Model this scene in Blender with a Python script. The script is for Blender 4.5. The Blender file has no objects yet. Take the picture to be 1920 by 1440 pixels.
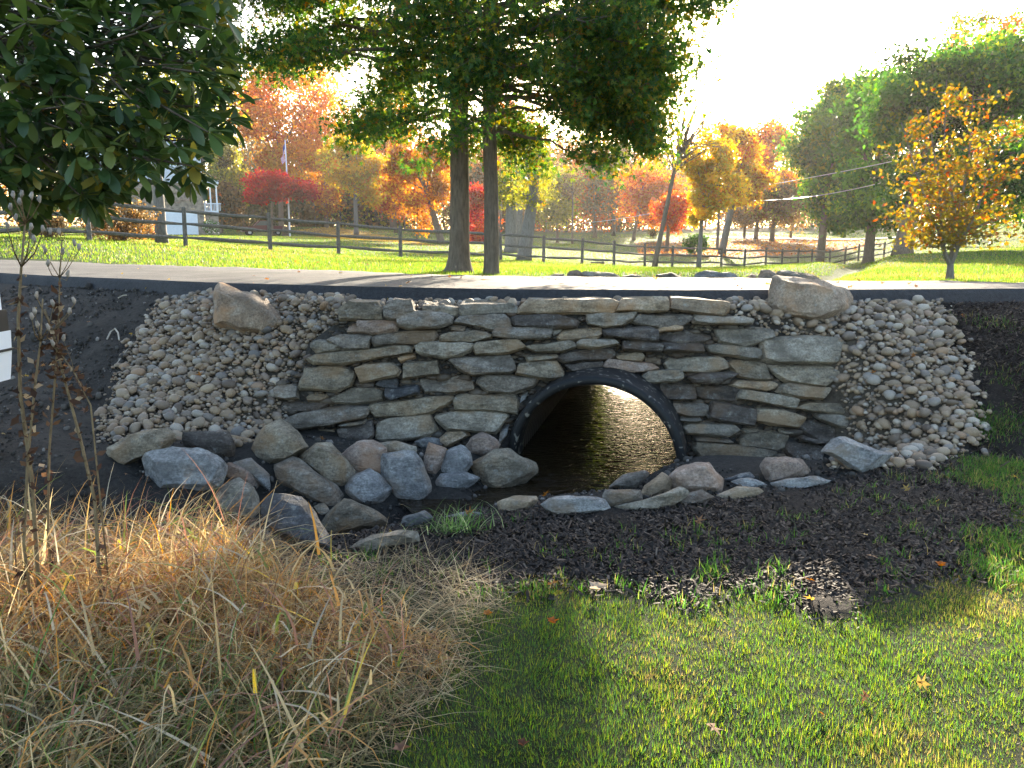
import bpy, bmesh, math, random
import numpy as np
from mathutils import Vector, noise as mnoise

random.seed(7)
rng = np.random.default_rng(7)
C = bpy.context.scene.collection
scene = bpy.context.scene

# ------------------------------------------------------------------ camera, sky, sun, exposure
PITCH = math.radians(10.55)
CP, SP = math.cos(PITCH), math.sin(PITCH)
CAMZ, F = 1.55, 1450.0
cam = bpy.data.cameras.new('camera')
cam.sensor_width = 36.0
cam.lens = 36.0 * F / 1920.0
cam.clip_start, cam.clip_end = 0.05, 3000
camo = bpy.data.objects.new('camera', cam)
C.objects.link(camo)
camo.location = (0, 0, CAMZ)
camo.rotation_euler = (math.pi / 2 - PITCH, 0, 0)
scene.camera = camo

SUN_EL, SUN_AZ = math.radians(16.2), math.radians(12.3)
SDIR = Vector((math.sin(SUN_AZ) * math.cos(SUN_EL), math.cos(SUN_AZ) * math.cos(SUN_EL), math.sin(SUN_EL)))
w = bpy.data.worlds.new('World')
scene.world = w
w.use_nodes = True
nt = w.node_tree
bg = nt.nodes['Background']
sky = nt.nodes.new('ShaderNodeTexSky')
sky.sky_type = 'NISHITA'
sky.sun_disc = False
sky.sun_elevation = SUN_EL
sky.sun_rotation = SUN_AZ
sky.air_density, sky.dust_density, sky.ozone_density = 1.0, 2.2, 1.0
nt.links.new(sky.outputs[0], bg.inputs[0])
bg.inputs[1].default_value = 0.15
sl = bpy.data.lights.new('sun', 'SUN')
sl.energy = 5.0
sl.angle = math.radians(0.6)
sl.color = (1.0, 0.86, 0.66)
so = bpy.data.objects.new('sun', sl)
C.objects.link(so)
so.rotation_euler = SDIR.to_track_quat('Z', 'Y').to_euler()
vs = scene.view_settings
vs.view_transform, vs.look, vs.gamma, vs.use_curve_mapping = 'Standard', 'None', 1.0, False
vs.exposure = 2.05
scene.render.engine = 'CYCLES'
cy = scene.cycles
cy.use_denoising = True
cy.max_bounces = 8
cy.diffuse_bounces = 4
cy.transmission_bounces = 6
cy.transparent_max_bounces = 6
cy.volume_bounces = 1
cy.sample_clamp_indirect = 6.0
cy.caustics_reflective = False

# ------------------------------------------------------------------ survey helpers: bearing of a point -> place
def ray(px, py):
    u, v = (px - 960) / F, (720 - py) / F
    return np.array([u, CP + v * SP, v * CP - SP])

def at(px, py, Y):
    d = ray(px, py)
    k = Y / d[1]
    return np.array([d[0] * k, Y, CAMZ + d[2] * k])

def proj(P):
    P = np.asarray(P, float)
    x, y, z = P[..., 0], P[..., 1], P[..., 2] - CAMZ
    zc = np.maximum(y * CP - z * SP, 1e-3)
    up = y * SP + z * CP
    return 960 + F * x / zc, 720 - F * up / zc, (y * CP - z * SP)

def smooth(t):
    t = np.clip(t, 0, 1)
    return t * t * (3 - 2 * t)

def fbm(x, y, seed=0, octaves=3, scale=1.0):
    """cheap vectorised value noise, -1..1"""
    out = np.zeros(np.broadcast(x, y).shape)
    amp, tot, s = 1.0, 0.0, scale
    for o in range(octaves):
        xx, yy = np.asarray(x) * s + 17.3 * o, np.asarray(y) * s + 9.1 * o
        xi, yi = np.floor(xx).astype(np.int64), np.floor(yy).astype(np.int64)
        fx, fy = xx - xi, yy - yi
        fx, fy = fx * fx * (3 - 2 * fx), fy * fy * (3 - 2 * fy)
        def h(a, b):
            n = (a * 374761393 + b * 668265263 + (seed + o) * 1442695041) & 0x7fffffff
            n = ((n ^ (n >> 13)) * 1274126177) & 0x7fffffff
            return ((n ^ (n >> 16)) & 0xffff) / 32767.5 - 1
        v = (h(xi, yi) * (1 - fx) + h(xi + 1, yi) * fx) * (1 - fy) + (h(xi, yi + 1) * (1 - fx) + h(xi + 1, yi + 1) * fx) * fy
        out += v * amp
        tot += amp
        amp *= 0.5
        s *= 2.1
    return out / tot

def inpoly(px, py, poly):
    px, py = np.asarray(px), np.asarray(py)
    r = np.zeros(px.shape, bool)
    n = len(poly)
    for i in range(n):
        x0, y0 = poly[i]
        x1, y1 = poly[(i + 1) % n]
        if y0 == y1:
            continue
        c = ((y0 > py) != (y1 > py)) & (px < (x1 - x0) * (py - y0) / (y1 - y0) + x0)
        r ^= c
    return r

def seg_dist(X, Y, pts):
    """distance to a polyline and the value interpolated along it (3rd column)"""
    best = np.full(np.shape(X), 1e9)
    val = np.zeros(np.shape(X))
    for (x0, y0, a), (x1, y1, b) in zip(pts[:-1], pts[1:]):
        dx, dy = x1 - x0, y1 - y0
        t = np.clip(((X - x0) * dx + (Y - y0) * dy) / (dx * dx + dy * dy), 0, 1)
        d = np.hypot(X - x0 - t * dx, Y - y0 - t * dy)
        m = d < best
        best = np.where(m, d, best)
        val = np.where(m, a + (b - a) * t, val)
    return best, val

# ------------------------------------------------------------------ terrain
NEAR = [(-40, 28), (-25, 20.5), (-12, 13.6), (-5.93, 10.0), (-2.96, 8.25), (-1.95, 7.86), (0, 7.22), (1.42, 7.12), (3.16, 7.2), (4.9, 7.4), (9, 7.9), (16, 8.6), (40, 11)]
FAR = [(-40, 33), (-25, 25), (-10.7, 16.4), (-6.8, 13.7), (-3.2, 11.6), (0, 10.3), (3.0, 9.95), (4.4, 10.0), (6.6, 10.2), (16, 11.4), (40, 14)]
def near_y(X): return np.interp(X, [p[0] for p in NEAR], [p[1] for p in NEAR])
def far_y(X): return np.interp(X, [p[0] for p in FAR], [p[1] for p in FAR])
def far_z(X): return np.interp(X, [-40, -10, -3, 0, 3, 4.4, 6.6, 40], [1.35, 1.12, 1.10, 1.06, 1.05, 1.015, 0.99, 0.95])
def near_z(X): return np.interp(X, [-40, -10, -6, 0, 40], [1.4, 1.14, 1.10, 1.10, 1.08])

FENCE = [(60, 449, 21), (168, 452, 22), (348, 462, 24.3), (507, 470, 26.3), (635, 477, 28.5), (751, 482, 31), (865, 486, 33), (939, 488, 34.5), (1019, 492, 35.5), (1091, 495, 38), (1151, 498, 39.5),
         (1209, 500, 43), (1260, 500, 44.5), (1310, 502, 45.5), (1352, 502, 46.5), (1395, 506, 47.5), (1435, 500, 51), (1466, 501, 54), (1495, 500, 56), (1522, 498, 56), (1555, 500, 57),
         (1583, 496, 58), (1609, 488, 58), (1657, 483, 61)]
CPS = list(FENCE) + [
    (860, 512, 13), (920, 515, 12.6), (1780, 527, 12), (1100, 512, 14), (1300, 514, 14), (700, 492, 18), (350, 476, 18.5), (100, 470, 17.5), (1000, 498, 25), (1250, 504, 28),
    (1700, 490, 28), (1900, 500, 20), (1900, 470, 36), (1690, 478, 34), (1780, 485, 30),
    (300, 446, 48), (380, 441, 70), (200, 441, 70), (490, 442, 92), (560, 425, 130), (640, 430, 110), (700, 452, 60), (800, 462, 55), (450, 432, 110), (560, 445, 70),
    (1000, 458, 75), (1100, 455, 100), (900, 455, 85), (1300, 474, 62), (1400, 462, 75), (1560, 452, 90), (1500, 447, 97), (1400, 436, 130), (1640, 440, 110), (1300, 440, 110), (1200, 446, 100),
    (1850, 442, 70), (1900, 420, 100), (1750, 430, 110), (1230, 476, 70),
    (-300, 445, 22), (-300, 440, 60), (2300, 470, 36), (2300, 440, 80), (2300, 520, 12), (-200, 425, 130),
    (-300, 425, 300), (300, 425, 300), (900, 432, 300), (1500, 425, 300), (2200, 420, 300), (-500, 430, 900), (960, 432, 900), (2400, 430, 900)]
_cp = []
for a in CPS:
    p = at(*a)
    _cp.append((p[0], p[1], p[2]))
for X in (-11, -7, -4, -2, 0, 1.5, 3, 4.5, 6.6, 9):
    _cp.append((X, float(far_y(X)), float(far_z(X)) - 0.03))
    _cp.append((X, float(near_y(X)), float(near_z(X)) - 0.13))
_cp = np.array(_cp)
def _tc(X, Y):
    Yc = np.clip(Y, 7.0, 1500)
    return np.stack([np.clip(X / Yc, -1.3, 1.3) * 2.4, np.log(Yc) * 1.6], -1)
def _kern(a, b):
    r2 = ((a[:, None, :] - b[None, :, :]) ** 2).sum(-1)
    return np.where(r2 > 1e-12, 0.5 * r2 * np.log(np.maximum(r2, 1e-12)), 0)
_q = _tc(_cp[:, 0], _cp[:, 1])
_n = len(_q)
_A = np.zeros((_n + 3, _n + 3))
_A[:_n, :_n] = _kern(_q, _q) + np.eye(_n) * 2e-3
_A[:_n, _n] = 1
_A[:_n, _n + 1:] = _q
_A[_n:, :_n] = _A[:_n, _n:].T
_w = np.linalg.solve(_A, np.r_[_cp[:, 2], 0, 0, 0])
def zback(X, Y):
    s = np.shape(X)
    q = _tc(np.ravel(X), np.ravel(Y))
    out = np.empty(len(q))
    for i in range(0, len(q), 40000):
        k = q[i:i + 40000]
        out[i:i + 40000] = _kern(k, _q) @ _w[:_n] + _w[_n] + k @ _w[_n + 1:]
    return out.reshape(s)

PIPE_A = np.array([0.68, 6.2])
PAZ = math.radians(14.0)
PDIR = np.array([math.sin(PAZ), math.cos(PAZ)])
PLEN, PR, PZ, PSLOPE = 4.75, 0.75, -0.29, 0.045
WATER_Z = -0.30
CHAN_N = [(1.05, 6.9, .34), (0.68, 6.2, .34), (0.45, 5.75, .27), (-0.35, 5.3, .05), (-1.3, 4.75, .02), (-2.2, 4.3, 0), (-4.2, 3.4, 0)]
CHAN_F = [(1.75, 10.1, 1.5), (2.3, 11.4, 1.5), (3.6, 14, 1.3), (5.8, 17, .9), (10, 24, .5), (18, 40, .4), (23, 56, .3)]
def embank(X):
    Yb = np.interp(X, [-9, -6, -3.4, -2.5, -1.75, 2.6, 3.2, 3.9, 4.7, 5.6, 7, 14], [5.0, 5.4, 5.7, 5.8, 6.50, 6.50, 5.55, 5.4, 4.7, 4.0, 3.8, 3.8])
    Yt = np.interp(X, [-9, -6, -3.4, -2.5, -1.6, -1.2, 2.0, 2.5, 3.1, 14], [11.6, 9.9, 8.4, 7.8, 7.3, 6.92, 6.92, 7.0, 7.1, 8.3])
    return Yb, Yt

def tz(X, Y):
    X, Y = np.asarray(X, float), np.asarray(Y, float)
    d, v = seg_dist(X, Y, CHAN_N)
    zf = -0.36 * np.exp(-(d / 0.62) ** 2) - v * np.exp(-(d / 0.5) ** 2)
    d2, v2 = seg_dist(X, Y, [(-1.7, 6.45, .05), (-.8, 6.4, .16), (.7, 6.35, .3), (1.6, 6.25, .33), (2.45, 6.1, .30)])
    zf = np.minimum(zf, -v2 * np.exp(-(d2 / .55) ** 4))
    zf += 0.13 * np.exp(-(((X + .15) / .5) ** 2 + ((Y - 5.5) / .42) ** 2))
    zf += 0.02 * fbm(X, Y, 3, 3, 0.9)
    zf += 0.16 * np.exp(-(((X + 3.9) / 1.2) ** 2 + ((Y - 5.4) / 1.0) ** 2))
    zf += 0.10 * np.exp(-(((X + 1.7) / 1.0) ** 2 + ((Y - 2.9) / 0.8) ** 2))
    zb = zback(X, Y)
    d, v = seg_dist(X, Y, CHAN_F)
    lim = smooth((Y - far_y(X) + 0.1) / 0.5)
    zb = zb - v * np.exp(-(d / np.interp(Y, [10, 14, 17], [1.4, 1.2, .85])) ** 2) * lim
    Yb, Yt = embank(X)
    t = np.clip((Y - Yb) / (Yt - Yb), 0, 1)
    t = 0.75 * t + 0.25 * smooth(t)
    t = t ** (1 - .42 * smooth((X - 3.9) / 1.0))
    return zf * (1 - t) + zb * t
def tz1(x, y): return float(tz(np.array([x]), np.array([y]))[0])

def hit(px, py, y0=1.2, y1=200.0):
    """where a bearing meets the ground"""
    d = ray(px, py)
    Ys = np.geomspace(y0, y1, 700)
    X = d[0] * Ys / d[1]
    Z = CAMZ + d[2] * Ys / d[1]
    k = np.nonzero(Z < tz(X, Ys))[0]
    Y = Ys[k[0]] if len(k) else y1
    return np.array([d[0] * Y / d[1], Y, tz1(d[0] * Y / d[1], Y)])

# ------------------------------------------------------------------ object helpers
def link(o, parent=None):
    C.objects.link(o)
    if parent is not None:
        o.parent = parent
        o.matrix_parent_inverse.identity()
    return o
def tag(o, label=None, cat=None, group=None, kind=None):
    if label: o['label'] = label
    if cat: o['category'] = cat
    if group: o['group'] = group
    if kind: o['kind'] = kind
    return o
def thing(name, label, cat, loc=(0, 0, 0), rz=0, group=None):
    o = bpy.data.objects.new(name, None)
    o.empty_display_size = 0.2
    link(o)
    o.location = loc
    o.rotation_euler = (0, 0, rz)
    return tag(o, label, cat, group)
def mobj(name, me, parent=None, loc=None):
    o = bpy.data.objects.new(name, me)
    link(o, parent)
    if loc is not None:
        o.location = loc
    return o
def np_mesh(name, V, faces, mat, cols=None, smooth_=False, rnd=None):
    """faces: one (M,k) array or a list of them"""
    V = np.asarray(V, np.float32).reshape(-1, 3)
    fl = faces if isinstance(faces, list) else [faces]
    fl = [np.asarray(f, np.int32) for f in fl if len(f)]
    me = bpy.data.meshes.new(name)
    me.vertices.add(len(V))
    me.vertices.foreach_set('co', V.ravel())
    idx = np.concatenate([f.ravel() for f in fl])
    tot = np.concatenate([np.full(len(f), f.shape[1], np.int32) for f in fl])
    me.loops.add(len(idx))
    me.loops.foreach_set('vertex_index', idx)
    me.polygons.add(len(tot))
    me.polygons.foreach_set('loop_start', np.r_[0, np.cumsum(tot)[:-1]].astype(np.int32))
    me.polygons.foreach_set('loop_total', tot)
    if smooth_:
        me.polygons.foreach_set('use_smooth', np.ones(len(tot), bool))
    if cols is not None:
        a = me.attributes.new('col', 'FLOAT_COLOR', 'POINT')
        c = np.ones((len(V), 4), np.float32)
        c[:, :3] = cols
        a.data.foreach_set('color', c.ravel())
    if rnd is not None:
        a = me.attributes.new('rnd', 'FLOAT', 'POINT')
        a.data.foreach_set('value', np.asarray(rnd, np.float32))
    me.update(calc_edges=True)
    me.materials.append(mat)
    return me

class MB:
    """collects tubes, boxes and prisms into one mesh"""
    def __init__(s): s.v, s.f = [], []
    def add(s, V, Fs):
        b = len(s.v)
        s.v += [tuple(map(float, p)) for p in V]
        s.f += [tuple(i + b for i in f) for f in Fs]
    def box(s, x0, y0, z0, x1, y1, z1):
        s.add([(x0, y0, z0), (x1, y0, z0), (x1, y1, z0), (x0, y1, z0), (x0, y0, z1), (x1, y0, z1), (x1, y1, z1), (x0, y1, z1)],
              [(0, 3, 2, 1), (4, 5, 6, 7), (0, 1, 5, 4), (1, 2, 6, 5), (2, 3, 7, 6), (3, 0, 4, 7)])
    def tube(s, pts, rad, n=6, caps=True):
        pts = [Vector(p) for p in pts]
        V, Fs = [], []
        side = None
        for i, p in enumerate(pts):
            t = (pts[min(i + 1, len(pts) - 1)] - pts[max(i - 1, 0)])
            if t.length < 1e-9: t = Vector((0, 0, 1))
            t.normalize()
            if side is None:
                side = t.cross(Vector((0.13, 1, 0.07)))
                if side.length < 1e-3: side = t.cross(Vector((1, 0, 0)))
            side = (side - t * side.dot(t)).normalized()
            up = t.cross(side)
            r = rad[i] if hasattr(rad, '__len__') else rad
            for k in range(n):
                a = 2 * math.pi * k / n
                V.append(p + side * (math.cos(a) * r) + up * (math.sin(a) * r))
        for i in range(len(pts) - 1):
            for k in range(n):
                Fs.append((i * n + k, i * n + (k + 1) % n, (i + 1) * n + (k + 1) % n, (i + 1) * n + k))
        if caps:
            Fs.append(tuple(range(n - 1, -1, -1)))
            Fs.append(tuple((len(pts) - 1) * n + k for k in range(n)))
        s.add(V, Fs)
    def prism(s, poly, a, b, axis='y'):
        """poly of (u,v): x,z extruded along y, or x,y extruded along z, or y,z along x"""
        n = len(poly)
        mk = {'y': lambda u, v, t: (u, t, v), 'z': lambda u, v, t: (u, v, t), 'x': lambda u, v, t: (t, u, v)}[axis]
        V = [mk(u, v, a) for u, v in poly] + [mk(u, v, b) for u, v in poly]
        Fs = [tuple(range(n)), tuple(range(2 * n - 1, n - 1, -1))] + [(i, i + n, (i + 1) % n + n, (i + 1) % n) for i in range(n)]
        s.add(V, Fs)
    def build(s, name, mat, parent=None, loc=None, smooth_=False):
        me = bpy.data.meshes.new(name)
        me.from_pydata(s.v, [], s.f)
        me.materials.append(mat)
        bm = bmesh.new()
        bm.from_mesh(me)
        bmesh.ops.recalc_face_normals(bm, faces=bm.faces)
        bm.to_mesh(me)
        bm.free()
        if smooth_:
            for p in me.polygons: p.use_smooth = True
        return mobj(name, me, parent, loc)

# ------------------------------------------------------------------ materials
def newmat(name):
    m = bpy.data.materials.new(name)
    m.use_nodes = True
    return m, m.node_tree, m.node_tree.nodes['Principled BSDF']
def N(nt, typ, **kw):
    n = nt.nodes.new(typ)
    for k, v in kw.items():
        if k in n.inputs.keys(): n.inputs[k].default_value = v
        else: setattr(n, k, v)
    return n
def ramp(nt, stops, fac):
    r = nt.nodes.new('ShaderNodeValToRGB')
    e = r.color_ramp.elements
    while len(e) < len(stops): e.new(0.5)
    for x, (p, c) in zip(e, stops):
        x.position = p
        x.color = (*c, 1) if len(c) == 3 else c
    nt.links.new(fac, r.inputs[0])
    return r
def rgbmix(nt, fac, a, b, mode='MIX'):
    m = nt.nodes.new('ShaderNodeMix')
    m.data_type, m.blend_type = 'RGBA', mode
    for s, v in ((0, fac), (6, a), (7, b)):
        if hasattr(v, 'is_output'): nt.links.new(v, m.inputs[s])
        else: m.inputs[s].default_value = v if not isinstance(v, tuple) else (*v, 1)
    return m.outputs[2]
def flat(name, col, rough=0.6, metal=0.0, var=0.15, scale=6.0, bump=0.0, bscale=40.0):
    m, t, b = newmat(name)
    tc = N(t, 'ShaderNodeTexCoord')
    n = N(t, 'ShaderNodeTexNoise', Scale=scale, Detail=6.0)
    t.links.new(tc.outputs['Object'], n.inputs['Vector'])
    lo, hi = tuple(c * (1 - var) for c in col), tuple(min(1, c * (1 + var)) for c in col)
    r = ramp(t, [(0.3, lo), (0.7, hi)], n.outputs[0])
    t.links.new(r.outputs[0], b.inputs['Base Color'])
    b.inputs['Roughness'].default_value = rough
    b.inputs['Metallic'].default_value = metal
    if bump:
        n2 = N(t, 'ShaderNodeTexNoise', Scale=bscale, Detail=5.0)
        t.links.new(tc.outputs['Object'], n2.inputs['Vector'])
        bp = N(t, 'ShaderNodeBump', Strength=bump, Distance=0.02)
        t.links.new(n2.outputs[0], bp.inputs['Height'])
        t.links.new(bp.outputs[0], b.inputs['Normal'])
    return m

def stone_mat(name, c1, c2, c3, strat=2.6, bump=0.9):
    """weathered stone: three tones, pale lichen specks, bedding-plane relief"""
    m, t, b = newmat(name)
    tc = N(t, 'ShaderNodeTexCoord')
    oi = N(t, 'ShaderNodeObjectInfo')
    mul = N(t, 'ShaderNodeVectorMath', operation='SCALE')
    comb = N(t, 'ShaderNodeCombineXYZ')
    for k in range(3): t.links.new(oi.outputs['Random'], comb.inputs[k])
    t.links.new(comb.outputs[0], mul.inputs[0])
    mul.inputs['Scale'].default_value = 90.0
    ad = N(t, 'ShaderNodeVectorMath', operation='ADD')
    t.links.new(tc.outputs['Object'], ad.inputs[0])
    t.links.new(mul.outputs[0], ad.inputs[1])
    mp = N(t, 'ShaderNodeMapping')
    mp.inputs['Scale'].default_value = (1, 1, strat)
    t.links.new(ad.outputs[0], mp.inputs[0])
    n1 = N(t, 'ShaderNodeTexNoise', Scale=7.0, Detail=9.0, Roughness=0.72)
    t.links.new(mp.outputs[0], n1.inputs['Vector'])
    r = ramp(t, [(0.33, c1), (0.5, c2), (0.66, c3)], n1.outputs[0])
    n2 = N(t, 'ShaderNodeTexNoise', Scale=55.0, Detail=6.0, Roughness=0.7)
    t.links.new(ad.outputs[0], n2.inputs['Vector'])
    r2 = ramp(t, [(0.32, (0.5, 0.5, 0.5)), (0.68, (1.4, 1.4, 1.4))], n2.outputs[0])
    c = rgbmix(t, 1.0, r.outputs[0], r2.outputs[0], 'MULTIPLY')
    # per-stone tone
    mr = N(t, 'ShaderNodeMapRange')
    t.links.new(oi.outputs['Random'], mr.inputs[0])
    mr.inputs[3].default_value, mr.inputs[4].default_value = 0.78, 1.22
    cb = N(t, 'ShaderNodeCombineColor')
    for k in range(3): t.links.new(mr.outputs[0], cb.inputs[k])
    c = rgbmix(t, 1.0, c, cb.outputs[0], 'MULTIPLY')
    # lichen / scratches
    n3 = N(t, 'ShaderNodeTexNoise', Scale=16.0, Detail=9.0, Roughness=0.75)
    t.links.new(ad.outputs[0], n3.inputs['Vector'])
    f = ramp(t, [(0.56, (0, 0, 0)), (0.66, (0.6, 0.6, 0.6))], n3.outputs[0])
    c = rgbmix(t, f.outputs[0], c, (0.45, 0.45, 0.41))
    n4 = N(t, 'ShaderNodeTexNoise', Scale=9.0, Detail=7.0, Roughness=0.7)
    mp2 = N(t, 'ShaderNodeMapping')
    mp2.inputs['Location'].default_value = (3, 7, 1)
    t.links.new(ad.outputs[0], mp2.inputs[0])
    t.links.new(mp2.outputs[0], n4.inputs['Vector'])
    f = ramp(t, [(0.58, (0, 0, 0)), (0.72, (0.5, 0.5, 0.5))], n4.outputs[0])
    c = rgbmix(t, f.outputs[0], c, tuple(x * 0.4 for x in c1))
    # broad rust and soot stains
    n5 = N(t, 'ShaderNodeTexNoise', Scale=3.2, Detail=5.0, Roughness=0.6)
    mp3 = N(t, 'ShaderNodeMapping')
    mp3.inputs['Location'].default_value = (11, 2, 5)
    t.links.new(ad.outputs[0], mp3.inputs[0])
    t.links.new(mp3.outputs[0], n5.inputs['Vector'])
    f = ramp(t, [(0.50, (0, 0, 0)), (0.64, (.6, .6, .6))], n5.outputs[0])
    c = rgbmix(t, f.outputs[0], c, tuple(x * y for x, y in zip(c2, (1.12, .84, .58))))
    f = ramp(t, [(0.36, (.6, .6, .6)), (0.47, (0, 0, 0))], n5.outputs[0])
    c = rgbmix(t, f.outputs[0], c, tuple(x * .45 for x in c2))
    t.links.new(c, b.inputs['Base Color'])
    b.inputs['Roughness'].default_value = 0.78
    b.inputs['Specular IOR Level'].default_value = 0.35
    nb = N(t, 'ShaderNodeTexNoise', Scale=11.0, Detail=10.0, Roughness=0.72)
    t.links.new(mp.outputs[0], nb.inputs['Vector'])
    bp = N(t, 'ShaderNodeBump', Strength=bump, Distance=0.07)
    t.links.new(nb.outputs[0], bp.inputs['Height'])
    t.links.new(bp.outputs[0], b.inputs['Normal'])
    return m
ST = {
    't': stone_mat('stone_tan', (.20, .14, .085), (.44, .325, .21), (.58, .47, .34)),
    'w': stone_mat('stone_warm_grey', (.13, .11, .08), (.32, .275, .21), (.46, .41, .33)),
    'g': stone_mat('stone_grey', (.085, .07, .055), (.245, .208, .165), (.40, .36, .305)),
    'd': stone_mat('stone_dark', (.045, .037, .031), (.125, .103, .085), (.24, .208, .175)),
    'n': stone_mat('stone_green_grey', (.11, .088, .06), (.29, .238, .168), (.45, .385, .285)),
    'p': stone_mat('stone_pink_brown', (.19, .13, .095), (.37, .275, .215), (.51, .41, .34)),
    'b': stone_mat('stone_blue_grey', (.12, .12, .118), (.285, .28, .27), (.44, .43, .41)),
    'x': stone_mat('stone_slate_blue', (.042, .043, .046), (.10, .102, .108), (.20, .20, .205)),
    'l': stone_mat('stone_pale_tan', (.29, .195, .13), (.52, .385, .275), (.65, .53, .41), 1.2, 1.0),
}
def leaf_mat(name, trans=0.5, rough=0.5, spec=0.35):
    m, t, b = newmat(name)
    a = N(t, 'ShaderNodeAttribute', attribute_name='col')
    t.links.new(a.outputs['Color'], b.inputs['Base Color'])
    b.inputs['Roughness'].default_value = rough
    b.inputs['Specular IOR Level'].default_value = spec
    tr = N(t, 'ShaderNodeBsdfTranslucent')
    hs = N(t, 'ShaderNodeHueSaturation', Saturation=1.15, Value=2.3)
    t.links.new(a.outputs['Color'], hs.inputs['Color'])
    t.links.new(hs.outputs[0], tr.inputs[0])
    mx = N(t, 'ShaderNodeMixShader')
    mx.inputs[0].default_value = trans
    t.links.new(b.outputs[0], mx.inputs[1])
    t.links.new(tr.outputs[0], mx.inputs[2])
    t.links.new(mx.outputs[0], t.nodes['Material Output'].inputs[0])
    return m
M_LEAF = leaf_mat('leaf', 0.5)
M_GLOSSY = leaf_mat('glossy_leaf', 0.28, 0.38, 0.5)
M_GRASS = leaf_mat('grass_blade', 0.6, 0.45, 0.4)
M_STRAW = leaf_mat('straw', 0.35, 0.6, 0.3)

def bark_mat(name, a, b_, sc=(9, 9, 1.6)):
    m, t, b = newmat(name)
    tc = N(t, 'ShaderNodeTexCoord')
    mp = N(t, 'ShaderNodeMapping')
    mp.inputs['Scale'].default_value = sc
    t.links.new(tc.outputs['Object'], mp.inputs[0])
    n = N(t, 'ShaderNodeTexNoise', Scale=3.0, Detail=9.0, Roughness=0.7)
    t.links.new(mp.outputs[0], n.inputs['Vector'])
    r = ramp(t, [(0.3, a), (0.7, b_)], n.outputs[0])
    t.links.new(r.outputs[0], b.inputs['Base Color'])
    b.inputs['Roughness'].default_value = 0.9
    bp = N(t, 'ShaderNodeBump', Strength=0.8, Distance=0.03)
    t.links.new(n.outputs[0], bp.inputs['Height'])
    t.links.new(bp.outputs[0], b.inputs['Normal'])
    return m
M_BARK = bark_mat('bark_brown', (.075, .055, .038), (.24, .18, .13))
M_BARKG = bark_mat('bark_grey', (.10, .09, .08), (.26, .24, .21))
M_RAIL = bark_mat('weathered_wood', (.07, .06, .05), (.20, .18, .155), (4, 4, 4))
M_STALK = bark_mat('dead_stalk', (.14, .09, .045), (.36, .26, .13), (30, 30, 8))
M_WHITE = flat('white_paint', (.78, .80, .84), 0.45, var=0.05)
M_BLACK = flat('black_plastic', (.018, .018, .02), 0.42, var=0.35, scale=9)

# pebble colours: ramp driven by the object, or by the piece inside a joined mass
PEB = [(0.0, (.10, .072, .052)), (0.14, (.31, .22, .135)), (0.3, (.20, .15, .105)), (0.42, (.38, .29, .195)), (0.55, (.24, .165, .105)), (0.66, (.16, .145, .13)), (0.78, (.34, .215, .125)), (0.88, (.24, .215, .185)), (1.0, (.46, .385, .30))]
def pebble_mat(name, joined):
    m, t, b = newmat(name)
    if joined:
        s = N(t, 'ShaderNodeAttribute', attribute_name='rnd').outputs['Fac']
    else:
        s = N(t, 'ShaderNodeObjectInfo').outputs['Random']
    r = ramp(t, PEB, s)
    tc = N(t, 'ShaderNodeTexCoord')
    n = N(t, 'ShaderNodeTexNoise', Scale=28.0, Detail=6.0)
    t.links.new(tc.outputs['Object'], n.inputs['Vector'])
    r2 = ramp(t, [(0.3, (.72, .72, .72)), (0.7, (1.2, 1.2, 1.2))], n.outputs[0])
    c = rgbmix(t, 1.0, r.outputs[0], r2.outputs[0], 'MULTIPLY')
    t.links.new(c, b.inputs['Base Color'])
    b.inputs['Roughness'].default_value = 0.62
    bp = N(t, 'ShaderNodeBump', Strength=0.25, Distance=0.01)
    t.links.new(n.outputs[0], bp.inputs['Height'])
    t.links.new(bp.outputs[0], b.inputs['Normal'])
    return m
M_PEB, M_PEBJ = pebble_mat('pebble_single', False), pebble_mat('pebble_mass', True)

# ground: colour by what lies there, fine relief by noise
m, t, b = newmat('ground_cover')
a = N(t, 'ShaderNodeAttribute', attribute_name='col')
tc = N(t, 'ShaderNodeTexCoord')
n = N(t, 'ShaderNodeTexNoise', Scale=26.0, Detail=10.0, Roughness=0.75)
t.links.new(tc.outputs['Object'], n.inputs['Vector'])
r2 = ramp(t, [(0.3, (.45, .45, .45)), (0.72, (1.6, 1.6, 1.6))], n.outputs[0])
t.links.new(rgbmix(t, 1.0, a.outputs['Color'], r2.outputs[0], 'MULTIPLY'), b.inputs['Base Color'])
b.inputs['Roughness'].default_value = 0.9
b.inputs['Specular IOR Level'].default_value = 0.25
bp = N(t, 'ShaderNodeBump', Strength=0.9, Distance=0.05)
t.links.new(n.outputs[0], bp.inputs['Height'])
t.links.new(bp.outputs[0], b.inputs['Normal'])
M_GROUND = m
M_CHIP = leaf_mat('mulch_chip', 0.0, 0.75, 0.3)

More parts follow.
